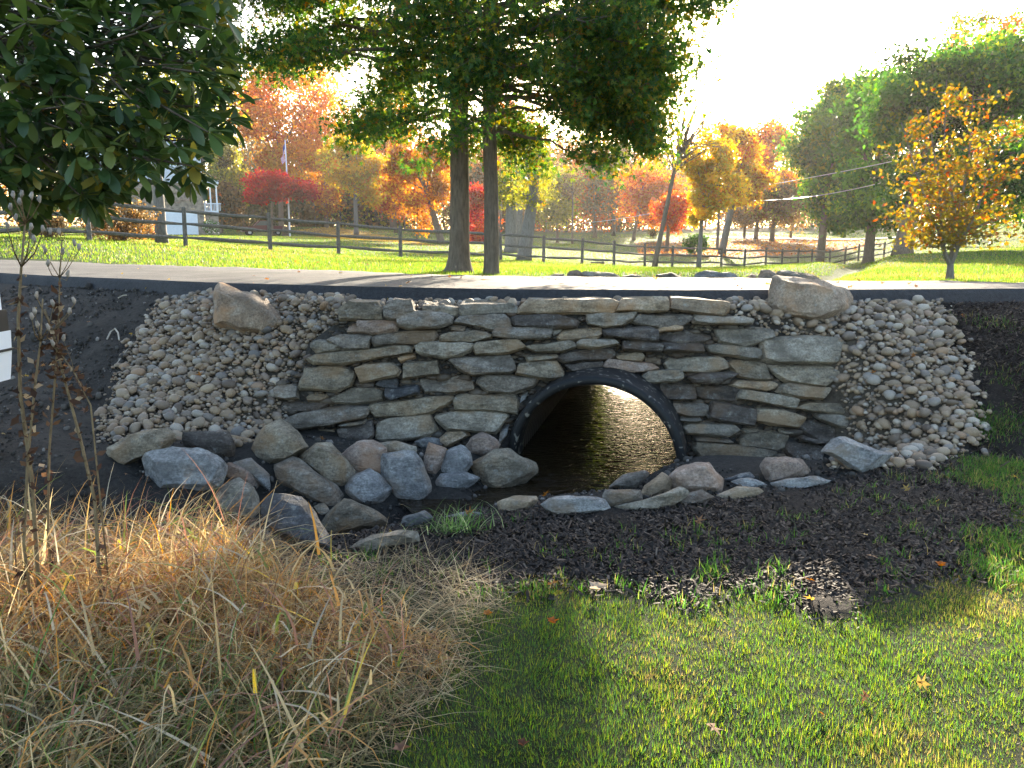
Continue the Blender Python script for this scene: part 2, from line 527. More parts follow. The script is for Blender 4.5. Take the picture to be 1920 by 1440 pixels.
# ------------------------------------------------------------------ ground sheet
MULCH = [(560, 1080), (640, 1020), (760, 985), (860, 955), (1000, 960), (1150, 960), (1420, 930), (1600, 900), (1660, 880), (1830, 845), (1835, 780), (1790, 690), (1750, 552), (2900, 552), (2900, 760),
         (2000, 850), (1915, 960), (1880, 1080), (1740, 1085), (1660, 1110), (1590, 1150), (1500, 1140), (1420, 1095), (1280, 1130), (1180, 1100), (1050, 1110), (850, 1100), (700, 1110)]
SOIL = [(-900, 505), (0, 512), (330, 534), (310, 600), (215, 760), (205, 850), (230, 960), (-900, 1010)]
BED = [(500, 1050), (420, 980), (260, 900), (200, 830), (480, 800), (800, 830), (950, 840), (1000, 700), (1300, 700), (1300, 880), (1600, 850), (1600, 900), (1420, 935), (1000, 962), (860, 960), (760, 990), (640, 1050)]
yr = np.r_[np.arange(-14, 1.2, 0.8), np.arange(1.2, 7.6, 0.036), np.arange(7.6, 14, 0.12), np.geomspace(14, 400, 96)]
sr = np.linspace(-1, 1, 460)
YY, SS = np.meshgrid(yr, sr, indexing='ij')
WW = 15 + 1.3 * np.maximum(YY, 0)
XX = WW * (0.33 * SS + 0.67 * SS ** 3)
ZZ = tz(XX, YY)
PXX, PYY, DD = proj(np.stack([XX, YY, ZZ], -1))
jx, jy = 26 * fbm(XX, YY, 11, 3, 3.5), 16 * fbm(XX, YY, 12, 3, 3.5)
nearm = (YY < 9.5) & (DD > 0.3)
bedzone = (YY > 4.4) & (YY < 7.0) & (np.abs(XX) < 3.6)
isM = inpoly(PXX + jx, PYY + jy, MULCH) & nearm
isS = inpoly(PXX + jx * .5, PYY + jy * .5, SOIL) & (YY < 12) & (DD > 0.3)
isB = inpoly(PXX, PYY, BED) & (YY < 7) & (DD > 0.3)
Yb_, Yt_ = embank(XX)
slope_any = (YY > Yb_ - 0.1) & (YY < near_y(XX) + 0.3)
col = np.empty(XX.shape + (3,))
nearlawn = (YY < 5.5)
g1, g2 = fbm(XX, YY, 21, 4, 0.35), fbm(XX, YY, 22, 3, 1.3)
k = smooth(0.5 + g1 * 0.9)[..., None]
col[:] = np.array([.040, .080, .014]) * (1 - k) + np.array([.065, .085, .018]) * k
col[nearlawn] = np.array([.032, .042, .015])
# leaf litter under the trees on the far right rise, sunlight on the left hill's lawn painted straw yellow
pl = inpoly(PXX, PYY, [(1190, 455), (1300, 452), (1420, 440), (1560, 446), (1660, 456), (1600, 470), (1480, 480), (1350, 484), (1200, 480)]) & (YY > 50)
col[pl] = np.array([.17, .075, .03]) * (1 + .25 * g2[pl])[:, None]
pl2 = inpoly(PXX, PYY, [(545, 432), (620, 425), (760, 448), (820, 462), (700, 452), (600, 446)]) & (YY > 50)
col[pl2] = [.19, .13, .035]
col[(YY > 140)] = [.06, .055, .03]
col[slope_any] = np.array([.045, .038, .03])
col[bedzone] = np.array([.038, .035, .031])
pebz = (inpoly(PXX, PYY, [(318, 540), (655, 566), (560, 725), (500, 830), (205, 830), (262, 655)]) | inpoly(PXX, PYY, [(1372, 560), (1740, 556), (1834, 790), (1828, 830), (1600, 897), (1560, 850), (1540, 640)])) & slope_any & (DD > .3)
col[isS] = np.array([.046, .039, .032]) * (1 + .3 * g2[isS])[:, None]
col[isM] = np.array([.021, .016, .013])
col[isB] = np.array([.038, .035, .031])
col[pebz & ~isM] = [.10, .082, .062]
gully = (seg_dist(XX, YY, CHAN_F)[0] < .75 + .25 * g2) & (YY > far_y(XX)) & (YY < 24)
col[gully] = [.026, .022, .016]  # gully dirt, with its shadow put into the colour
nearz = (YY > 0) & (YY < 9) & ((YY < near_y(XX) - .25))
ZZ = ZZ + np.where(nearz & (isM | isS | isB), 0.008 * fbm(XX, YY, 31, 2, 9) + 0.035 * fbm(XX, YY, 32, 2, 3.5), 0)
nr, nc = XX.shape
ii = np.arange(nr * nc).reshape(nr, nc)
FQ = np.stack([ii[:-1, :-1], ii[:-1, 1:], ii[1:, 1:], ii[1:, :-1]], -1).reshape(-1, 4)
V = np.stack([XX, YY, ZZ], -1).reshape(-1, 3)
fc = V[FQ].mean(1)
rel = fc[:, :2] - PIPE_A
al, la = rel @ PDIR, rel @ np.array([PDIR[1], -PDIR[0]])
hole = (np.abs(la) < 0.74) & (al > -0.12) & (al < PLEN + 0.35) & (fc[:, 2] > -0.62) & (fc[:, 2] < 0.86)
ground = mobj('ground', np_mesh('ground', V, FQ[~hole], M_GROUND, col.reshape(-1, 3), True))
tag(ground, kind='structure')

# ------------------------------------------------------------------ driveway
m, t, b = newmat('driveway_surface')
tc = N(t, 'ShaderNodeTexCoord')
n = N(t, 'ShaderNodeTexNoise', Scale=1.3, Detail=8.0, Roughness=0.65)
t.links.new(tc.outputs['Object'], n.inputs['Vector'])
n2 = N(t, 'ShaderNodeTexNoise', Scale=120.0, Detail=3.0)
t.links.new(tc.outputs['Object'], n2.inputs['Vector'])
r = ramp(t, [(0.3, (.06, .058, .056)), (0.5, (.10, .096, .09)), (0.7, (.145, .14, .13))], n.outputs[0])
r2 = ramp(t, [(0.3, (.7, .7, .7)), (0.7, (1.2, 1.2, 1.2))], n2.outputs[0])
t.links.new(rgbmix(t, 1.0, r.outputs[0], r2.outputs[0], 'MULTIPLY'), b.inputs['Base Color'])
b.inputs['Roughness'].default_value = 0.8
b.inputs['Specular IOR Level'].default_value = 0.3
bp = N(t, 'ShaderNodeBump', Strength=0.6, Distance=0.02)
t.links.new(n2.outputs[0], bp.inputs['Height'])
t.links.new(bp.outputs[0], b.inputs['Normal'])
M_ROAD = m
M_ASPH = flat('fresh_asphalt', (.022, .022, .024), 0.7, var=0.5, scale=30, bump=0.8, bscale=90)
M_OLDASPH = flat('old_asphalt', (.10, .095, .09), 0.85, var=0.3, scale=12, bump=0.8, bscale=60)
xs = np.unique(np.r_[np.linspace(-40, -8, 18), np.linspace(-8, 9, 240), np.linspace(9, 40, 16)])
wob = 0.035 * fbm(xs, xs * 0, 41, 3, 1.2) + 0.018 * fbm(xs, xs * 0, 42, 2, 6)
ny, fy, nz, fz = near_y(xs) + wob, far_y(xs) + 0.5 * wob, near_z(xs), far_z(xs)
K = 6
V, Fs = [], []
for i in range(len(xs)):
    for k in range(K):
        s = k / (K - 1)
        V.append((xs[i], ny[i] * (1 - s) + fy[i] * s, nz[i] * (1 - s) + fz[i] * s + 0.02 * math.sin(math.pi * s)))
for i in range(len(xs) - 1):
    for k in range(K - 1):
        Fs.append((i * K + k, (i + 1) * K + k, (i + 1) * K + k + 1, i * K + k + 1))
road = mobj('driveway', np_mesh('driveway', np.array(V), np.array(Fs), M_ROAD, smooth_=True))
tag(road, kind='structure')
def strip(name, mat, rows):
    V = np.stack(rows, 1).reshape(-1, 3)
    k = len(rows)
    Fs = [(i * k + j, i * k + j + 1, (i + 1) * k + j + 1, (i + 1) * k + j) for i in range(len(rows[0]) - 1) for j in range(k - 1)]
    return mobj(name, np_mesh(name, V, np.array(Fs), mat, smooth_=True), road)
strip('asphalt_edge', M_ASPH, [np.stack([xs, ny, nz], 1), np.stack([xs, ny - 0.03 - .5 * wob, nz - 0.035], 1), np.stack([xs, ny - 0.12 + wob, nz - 0.20], 1)])
strip('asphalt_shoulder', M_OLDASPH, [np.stack([xs, fy, fz], 1), np.stack([xs, fy + 0.2 + 2 * wob, fz + 0.01 + .3 * wob], 1), np.stack([xs, fy + 0.42 + 4 * wob, fz - 0.10], 1)])

# ------------------------------------------------------------------ rock shapes
def hull_rock(pts, seed, rough=0.02, cuts=2, sm=0.5, jig=0.0):
    """angular rock: hull of points, edges worn, faces uneven"""
    bm = bmesh.new()
    for p in pts: bm.verts.new(p)
    r = bmesh.ops.convex_hull(bm, input=bm.verts)
    dead = [e for e in r['geom_interior'] + r['geom_unused'] if isinstance(e, bmesh.types.BMVert)]
    bmesh.ops.delete(bm, geom=list(set(dead)), context='VERTS')
    bmesh.ops.dissolve_limit(bm, angle_limit=math.radians(7), verts=bm.verts, edges=bm.edges)
    bmesh.ops.triangulate(bm, faces=bm.faces)
    if cuts:
        bmesh.ops.subdivide_edges(bm, edges=bm.edges, cuts=cuts, use_grid_fill=True)
        bmesh.ops.triangulate(bm, faces=[f for f in bm.faces if len(f.verts) > 4])
    bmesh.ops.smooth_vert(bm, verts=bm.verts, factor=sm, use_axis_x=True, use_axis_y=True, use_axis_z=True)
    off = Vector((seed * 3.7 % 91, seed * 1.3 % 57, seed * 2.1 % 73))
    bm.normal_update()
    for v in bm.verts:
        q = v.co * 5.0 + off
        d = mnoise.noise(q) * rough + mnoise.noise(v.co * 14 + off) * rough * 0.55
        v.co += v.normal * d
    me = bpy.data.meshes.new('rock')
    bm.to_mesh(me)
    bm.free()
    for p in me.polygons: p.use_smooth = True
    me.set_sharp_from_angle(angle=math.radians(24))
    return me

def wall_pt(px, py):
    d = ray(px, py)
    # plane Y = 6.3 + .40 (z + .3)
    k = (6.3 + 0.40 * (CAMZ + 0.3)) / (d[1] - 0.40 * d[2])
    return np.array([d[0] * k, d[1] * k, CAMZ + d[2] * k])
WN = Vector((0, -1, 0.40)).normalized()     # out of the wall face

STONES = '''n 631,579 650,563 708,565 717,579 717,598 672,598 636,598
g 719,577 736,563 772,567 778,584 747,592 744,602 719,598
n 791,569 858,574 860,590 839,588 825,583 792,583
w 860,574 867,566 960,566 974,574 971,584 921,587 874,589 862,588
t 974,578 989,563 1060,563 1152,560 1161,565 1154,587 1060,588 1000,587 974,586
t 1155,585 1168,560 1251,558 1254,570 1251,583 1219,585
t 1258,578 1261,557 1294,558 1341,563 1370,568 1367,581 1356,592 1320,588
p 667,602 673,598 737,602 747,609 742,618 709,624 667,621
p 653,607 667,606 667,621 648,621
g 744,598 756,585 782,583 835,588 848,595 845,607 820,617 765,617 746,610
g 848,602 863,592 889,589 946,588 960,598 960,615 921,617 872,607
d 960,596 967,591 1036,589 1061,592 1086,603 1080,614 1055,616 1011,612 966,613
w 1099,588 1193,586 1185,601 1166,612 1135,617 1102,609
g 1188,601 1196,592 1294,588 1298,599 1283,609 1238,615 1202,609
w 1298,601 1304,592 1360,593 1411,598 1407,609 1330,610 1300,607
g 843,617 847,606 872,612 869,620
t 1233,618 1255,610 1280,612 1279,617 1235,623
w 1304,613 1310,608 1337,609 1337,617
g 1036,612 1057,609 1052,620 1038,627
g 1085,593 1099,591 1099,596 1090,599
g 613,637 633,627 680,624 695,634 689,651 645,656
w 578,643 602,639 636,642 641,648 634,654 592,663 580,652
g 699,634 719,624 790,619 815,619 822,630 818,641 790,645 765,643 703,646
n 825,631 842,623 902,621 925,628 922,634 882,642 827,641
g 924,621 928,617 1035,614 1036,624 1030,635 983,638 925,632
t 1042,632 1053,621 1080,617 1127,612 1129,626 1119,634 1080,638 1050,638
d 1130,621 1151,617 1218,614 1232,624 1230,641 1210,640 1169,635 1135,632
d 1232,632 1254,623 1307,618 1335,623 1337,634 1310,643 1255,640
w 1343,615 1406,613 1453,618 1453,631 1430,640 1397,651 1350,640
n 575,671 587,667 672,656 753,645 772,649 769,660 727,670 641,682 587,683
w 777,648 800,645 874,643 888,648 880,660 858,668 832,672 790,664 780,660
n 885,652 893,643 972,639 986,652 955,663 893,666
n 986,652 1014,646 1066,640 1081,649 1060,659 1046,661 1006,661
w 1082,646 1088,640 1154,637 1163,648 1119,656 1085,652
d 1168,641 1241,646 1240,662 1168,657
d 1243,645 1316,646 1318,662 1243,660
w 1323,648 1347,646 1429,656 1429,674 1403,674 1332,660
w 1429,640 1439,634 1492,634 1529,631 1576,632 1582,646 1573,674 1559,681 1457,679 1431,674
n 558,724 570,690 637,684 666,698 658,724 631,734 562,729
n 666,693 684,687 734,685 752,696 747,706 677,720
d 664,712 677,719 700,716 700,724 668,726
t 744,670 777,660 778,668 750,677
n 755,681 800,676 821,676 824,701 790,707 756,709
g 841,676 855,671 955,667 966,681 966,696 957,701 882,704 864,696
w 985,667 1046,663 1047,670 993,679 988,678
d 1044,671 1060,665 1080,657 1151,654 1154,667 1146,673 1060,679
w 1155,668 1174,663 1205,663 1210,668 1201,677 1160,674
g 1212,667 1241,670 1240,682 1210,677
w 1247,681 1254,671 1346,669 1368,677 1367,690 1335,699 1307,697 1255,692
n 1368,681 1376,674 1440,681 1445,710 1432,712 1386,706
n 1442,685 1451,682 1550,683 1584,692 1576,702 1547,724 1523,721 1473,713 1453,701
x 703,720 711,712 745,710 745,726 722,727
d 747,717 778,710 789,723 772,723
n 966,702 974,681 1046,677 1058,696 1058,709 1030,712
d 1058,685 1104,681 1132,679 1127,693 1072,696
p 1129,690 1141,676 1224,684 1237,692 1205,696 1188,701 1138,695
w 1201,709 1213,698 1277,698 1279,712 1263,718 1210,720
d 1290,710 1313,703 1360,701 1384,702 1370,711 1346,719 1300,720
g 784,709 832,702 883,706 889,720 888,728 832,734 797,732
g 894,716 910,704 1008,710 999,724 960,738 913,734
t 1370,722 1381,712 1454,717 1460,723 1438,732 1396,729 1378,725
n 1462,727 1481,719 1549,727 1555,731 1540,750 1500,748 1455,737
g 508,727 520,720 555,721 558,746 534,749 516,745
t 573,743 578,736 614,743 602,750 575,750
w 615,747 656,726 700,725 716,736 714,747 669,757 622,753
x 722,743 723,731 781,725 784,737 734,752
d 523,768 525,754 609,748 612,756 594,768 547,771
n 690,763 719,756 760,750 847,742 849,750 810,772 760,779 703,779
n 851,745 857,740 963,740 972,750 969,775 900,771 855,767
d 1240,722 1305,722 1305,750 1240,748
d 1307,725 1370,723 1388,730 1381,751 1337,748 1307,742
w 1382,748 1388,733 1459,742 1496,752 1490,767 1451,762
n 1490,766 1518,755 1549,758 1612,762 1613,775 1599,781 1534,773
t 1349,752 1378,753 1390,759 1365,758
g 533,792 562,778 633,765 688,767 689,776 681,784 609,801 555,805
w 636,800 686,790 684,797 641,803
d 634,807 697,790 702,818 687,828 641,825
w 705,795 722,786 790,779 803,778 820,803 801,818 760,822 719,828 705,820
w 815,782 854,770 947,772 955,781 929,811 838,807
g 1257,762 1262,755 1318,753 1331,761 1327,778 1290,780 1260,773
d 1329,781 1337,756 1423,770 1413,798 1331,784
n 1417,789 1421,770 1474,772 1507,786 1496,803 1443,797
w 1531,786 1534,780 1574,780 1601,786 1595,800 1585,805 1562,800
w 1266,789 1313,787 1313,792 1290,794
n 561,815 587,807 625,804 628,826 609,834 581,840
w 1279,803 1295,794 1377,800 1387,808 1365,821 1334,821 1285,814
g 1302,823 1306,821 1373,824 1377,830 1368,834 1306,828
w 1396,808 1426,802 1427,808 1402,812
n 1385,825 1396,816 1443,809 1484,814 1474,841 1459,845 1437,839 1393,836
d 1499,802 1502,791 1527,789 1588,809 1587,822 1549,831 1531,825
w 1466,806 1496,808 1499,812 1471,812
d 1501,825 1507,817 1549,833 1527,833
n 1302,841 1307,831 1381,836 1457,848 1443,872 1429,877 1396,873 1368,880 1315,862
d 1474,837 1477,828 1540,836 1548,845 1538,870 1518,875 1477,848
g 1540,855 1554,866 1577,873 1573,895 1556,891 1538,872
g 640,832 690,829 700,842 660,850
d 770,838 800,826 830,832 822,850 780,852
g 1455,850 1475,852 1490,880 1450,878
b 1244,705 1258,722 1240,735
b 938,812 955,795 950,815 935,832
b 976,742 990,735 986,748 974,756'''.split('\n')
wall = thing('retaining_wall', 'dry stacked wall of flat fieldstones around the black culvert pipe', 'wall', (0.7, 6.5, 0))
base = Vector(wall.location)
for i, line in enumerate(STONES):
    cl, *pp = line.split()
    poly = [tuple(map(float, q.split(','))) for q in pp]
    P = [Vector(wall_pt(*q)) for q in poly]
    cen = sum(P, Vector()) / len(P)
    small = (max(p.x for p in P) - min(p.x for p in P)) < 0.2
    out = random.uniform(-0.03, 0.085) if not small else random.uniform(-0.05, -0.01)
    dep = random.uniform(0.22, 0.34) if not small else 0.14
    tilt = random.uniform(-0.08, 0.08)
    hz = max(.02, max((q_ - cen).z for q_ in P))
    tb = random.uniform(.0, .06)
    pts = []
    n = len(P)
    for j in range(n):
        for a in (0.0, 0.5):
            p = P[j].lerp(P[(j + 1) % n], a)
            r = p - cen
            if a: r *= random.uniform(0.98, 1.03)
            fr = 0.985 + random.uniform(-0.05, 0.03)
            pts.append(r * fr + WN * (out + random.uniform(-0.02, 0.014) + tilt * r.z - tb * max(0, r.z / hz)))
            pts.append(Vector((r.x * 1.04, r.y * 1.05, r.z * 1.055)) + WN * (out - 0.065 + random.uniform(-0.015, 0.015)))
            if not a: pts.append(r * 0.94 + Vector((0, dep, 0.0)))
    me = hull_rock(pts, i + 1, 0.017 if not small else 0.008, 2, 0.07)
    me.materials.append(ST[cl])
    mobj('stone', me, wall, cen - base)
# dark rubble and earth packed behind the face
ob = [(500, 725), (560, 690), (572, 640), (625, 600), (640, 572), (985, 572), (1370, 572), (1450, 630), (1580, 650), (1575, 730), (1610, 770), (1590, 830), (1560, 890), (1300, 890)]
lb = [(700, 860), (560, 850)]
def on_backing(a):
    # pipe circumference carried along its axis to the backing's plane
    l = 0.0
    for _ in range(20):
        z = PZ + PSLOPE * l + 0.97 * PR * math.sin(a)
        y = 6.3 + .40 * (z + .3) + .1
        l = (y - PIPE_A[1] + PDIR[0] * 0.97 * PR * math.cos(a)) / PDIR[1]
    return Vector((PIPE_A[0] + PDIR[0] * l + PDIR[1] * .97 * PR * math.cos(a), y, z)) + WN * .10
ring = [Vector(wall_pt(*q)) for q in ob] + [on_backing(a) for a in np.linspace(-.05, math.pi + .05, 21)] + [Vector(wall_pt(*q)) for q in lb]
def chink_rubble():
    Rr = np.random.default_rng(91)
    V0, F0 = None, None
    bm = bmesh.new()
    bmesh.ops.create_icosphere(bm, subdivisions=1, radius=.5)
    V0 = np.array([v.co[:] for v in bm.verts]); F0 = np.array([[v.index for v in f.verts] for f in bm.faces])
    bm.free()
    q = np.stack([Rr.uniform(510, 1610, 5200), Rr.uniform(566, 890, 5200)], -1)
    ok = inpoly(q[:, 0], q[:, 1], ob + [(930, 850), (700, 860), (560, 850)])
    Pq = np.array([wall_pt(*a) for a in q[ok]])
    la_ = (Pq[:, :2] - PIPE_A) @ np.array([PDIR[1], -PDIR[0]])
    Pq = Pq[np.hypot(la_, Pq[:, 2] - PZ) > PR + .03]
    n_ = len(Pq)
    s_ = Rr.lognormal(math.log(.035), .45, n_)
    V_ = V0[None] * (s_[:, None] * np.array([1.5, 1, .7]))[:, None, :] * Rr.uniform(.7, 1.3, (n_, len(V0), 1)) + (Pq - np.array(base) - np.array(WN) * .075)[:, None]
    o_ = mobj('rubble', np_mesh('rubble', V_.reshape(-1, 3), (np.arange(n_)[:, None, None] * len(V0) + F0[None]).reshape(-1, 3), M_RUB, rnd=np.repeat(Rr.uniform(0, 1, n_), len(V0))), wall)
    o_['kind'] = 'stuff'
M_RUB = pebble_mat('rubble_chips', True)
for e_ in M_RUB.node_tree.nodes:
    if e_.type == 'VALTORGB' and len(e_.color_ramp.elements) > 4:
        for k_ in e_.color_ramp.elements: k_.color = tuple(c_ * .26 for c_ in k_.color[:3]) + (1,)  # chips darkened: the shade in the gaps is painted into their colour
chink_rubble()
mb = MB()
mb.add([p - base - WN * 0.10 for p in ring] + [p - base - WN * 0.10 + Vector((0, .14, 0)) for p in ring],
       [tuple(range(len(ring))), tuple(range(2 * len(ring) - 1, len(ring) - 1, -1))] + [(i, i + len(ring), (i + 1) % len(ring) + len(ring), (i + 1) % len(ring)) for i in range(len(ring))])
M_EARTH = flat('packed_earth', (.045, .04, .035), 0.95, var=0.4, scale=20, bump=1.0, bscale=30)
o = mb.build('rubble_backing', M_EARTH, wall)

# ------------------------------------------------------------------ culvert pipe
pipe = thing('culvert_pipe', 'large black corrugated plastic culvert pipe set in the stone wall', 'pipe', (PIPE_A[0], PIPE_A[1], PZ), -PAZ)
def ring_mesh(profile, n=72):
    """profile: (r, y) pairs along the pipe"""
    V = np.array([[r * math.cos(2 * math.pi * k / n), y, r * math.sin(2 * math.pi * k / n) + PSLOPE * y] for r, y in profile for k in range(n)])
    Fs = [(i * n + k, (i + 1) * n + k, (i + 1) * n + (k + 1) % n, i * n + (k + 1) % n) for i in range(len(profile) - 1) for k in range(n)]
    return V, np.array(Fs)
ri = PR - 0.075
m, t, b = newmat('muddy_black_plastic')
tc = N(t, 'ShaderNodeTexCoord')
vo = N(t, 'ShaderNodeTexNoise', Scale=19.0, Detail=2.0, Roughness=0.4)
t.links.new(tc.outputs['Object'], vo.inputs['Vector'])
f = ramp(t, [(0.62, (0, 0, 0)), (0.67, (1, 1, 1))], vo.outputs[0])
t.links.new(rgbmix(t, f.outputs[0], (.009, .0095, .010), (.17, .155, .13)), b.inputs['Base Color'])
b.inputs['Roughness'].default_value = 0.55
b.inputs['Specular IOR Level'].default_value = 0.3
M_RIM = m
V, Fs = ring_mesh([(PR, 0.42), (PR, 0.02), (PR - 0.008, 0.0), (ri + 0.012, -0.012), (ri, 0.012), (ri, 0.30)])
o = mobj('rim', np_mesh('rim', V, Fs, M_RIM, smooth_=False), pipe)
prof = [(ri + 0.004, 0.30)]
y = 0.33
while y < PLEN:
    prof += [(ri + 0.004, y), (ri + 0.035, y + 0.02), (ri + 0.035, y + 0.05), (ri + 0.004, y + 0.07)]
    y += 0.085
M_PIPEIN = flat('pipe_lining', (.03, .025, .021), 0.35, var=0.4, scale=5)
V, Fs = ring_mesh(prof)
mobj('corrugated_lining', np_mesh('corrugated_lining', V, Fs, M_PIPEIN, smooth_=True), pipe)
V, Fs = ring_mesh([(ri + 0.05, PLEN), (PR, PLEN), (PR, 0.4)])
mobj('outer_shell', np_mesh('outer_shell', V, Fs, M_BLACK, smooth_=True), pipe)
# unseen block added over the far mouth, so no daylight leaks above the pipe
mb = MB()
arc = [((PR + 0.01) * math.cos(a), (PR + 0.01) * math.sin(a)) for a in np.linspace(math.pi, 0, 19)]
poly = [(-1.3, -0.6), (-1.3, 1.3), (1.3, 1.3), (1.3, -0.6), (PR + .01, -0.6)] + arc[::-1] + [(-PR - .01, -0.6)]
mb.prism(poly, PLEN - 0.25, PLEN - 0.05)
mb.build('far_light_block', M_EARTH, pipe)

# ------------------------------------------------------------------ water
m, t, b = newmat('stream_water')
b.inputs['Base Color'].default_value = (.014, .009, .004, 1)
b.inputs['Roughness'].default_value = 0.06
b.inputs['IOR'].default_value = 1.33
tc = N(t, 'ShaderNodeTexCoord')
mp = N(t, 'ShaderNodeMapping')
mp.inputs['Rotation'].default_value = (0, 0, -PAZ)
mp.inputs['Scale'].default_value = (1.0, 2.3, 1)
t.links.new(tc.outputs['Object'], mp.inputs[0])
n = N(t, 'ShaderNodeTexNoise', Scale=10.0, Detail=3.0, Roughness=0.5, Distortion=0.8)
t.links.new(mp.outputs[0], n.inputs['Vector'])
bp = N(t, 'ShaderNodeBump', Strength=0.7, Distance=0.03)
t.links.new(n.outputs[0], bp.inputs['Height'])
t.links.new(bp.outputs[0], b.inputs['Normal'])
M_WATER = m
def along(l, s, z=0): return (PIPE_A[0] + PDIR[0] * l + PDIR[1] * s, PIPE_A[1] + PDIR[1] * l - PDIR[0] * s, WATER_Z + z)
hw = ri + 0.01
wv = [along(PLEN + 3, 1.1, PSLOPE * PLEN), along(PLEN + 3, -1.1, PSLOPE * PLEN), along(PLEN + .06, -.95, PSLOPE * PLEN), along(PLEN, -hw, PSLOPE * PLEN), along(0.03, -hw, 0), along(-0.02, -0.9, 0), (-0.9, 5.5, WATER_Z), (-0.6, 4.9, WATER_Z), (1.2, 4.9, WATER_Z), (2.1, 5.7, WATER_Z), along(-0.02, 0.9, 0), along(0.03, hw, 0), along(PLEN, hw, PSLOPE * PLEN), along(PLEN + .06, .95, PSLOPE * PLEN)]
me = bpy.data.meshes.new('water')
me.from_pydata(wv, [], [(0, 1, 2, 13), (2, 3, 12, 13), (3, 4, 11, 12), (4, 5, 10, 11), (5, 6, 7, 8), (5, 8, 9, 10)])
me.materials.append(M_WATER)
tag(mobj('water', me), kind='structure')

# ------------------------------------------------------------------ boulders
def boulder(poly, cl, label, thick=0.7, slope=0.45, name='boulder', cat='boulder', group=None, Yb=None, sink=0.0, grow=1.0, seed=0, rough=0.022):
    if grow != 1:
        mx, my = sum(q[0] for q in poly) / len(poly), sum(q[1] for q in poly) / len(poly)
        poly = [(mx + (a - mx) * grow, my + (b_ - my) * grow) for a, b_ in poly]
    bot = max(poly, key=lambda q: q[1])
    if Yb is None: Yb = float(hit(bot[0], bot[1] - 2)[1])
    zc = at(bot[0], bot[1], Yb)
    wpx = max(p[0] for p in poly) - min(p[0] for p in poly)
    hpx = max(p[1] for p in poly) - min(p[1] for p in poly)
    th = thick * min(wpx, hpx * 1.3) * Yb / F
    Yp = Yb + th * 0.30
    P = []
    for q in poly:
        d = ray(*q)
        k = (Yp - slope * (zc[2] - CAMZ)) / (d[1] - slope * d[2])
        P.append(Vector((d[0] * k, d[1] * k, CAMZ + d[2] * k)))
    cen = sum(P, Vector()) / len(P)
    view = (cen - Vector((0, 0, CAMZ))).normalized()
    R = random.Random(seed * 77 + len(poly) * 13 + int(poly[0][0]))
    pts = []
    n = len(P)
    for j in range(n):
        for a in (0, .5):
            r = P[j].lerp(P[(j + 1) % n], a) - cen
            if a: r *= R.uniform(1.0, 1.05)
            pts.append(r + view * R.uniform(-.12, .12) * th)
            pts.append(r * R.uniform(.45, .8) - view * th * R.uniform(.30, .52))
            if not a: pts.append(r * R.uniform(.6, .85) + view * th * R.uniform(.35, .55))
    pts.append(Vector((R.uniform(-.05, .05), 0, 0)) - view * th * .5)
    me = hull_rock(pts, seed + 200, rough * min(1.6, max(.5, wpx * Yb / F / .45)), 2, 0.06)
    me.materials.append(ST[cl])
    o = mobj(name, me, None, cen - Vector((0, 0, sink)))
    return tag(o, label, cat, group)

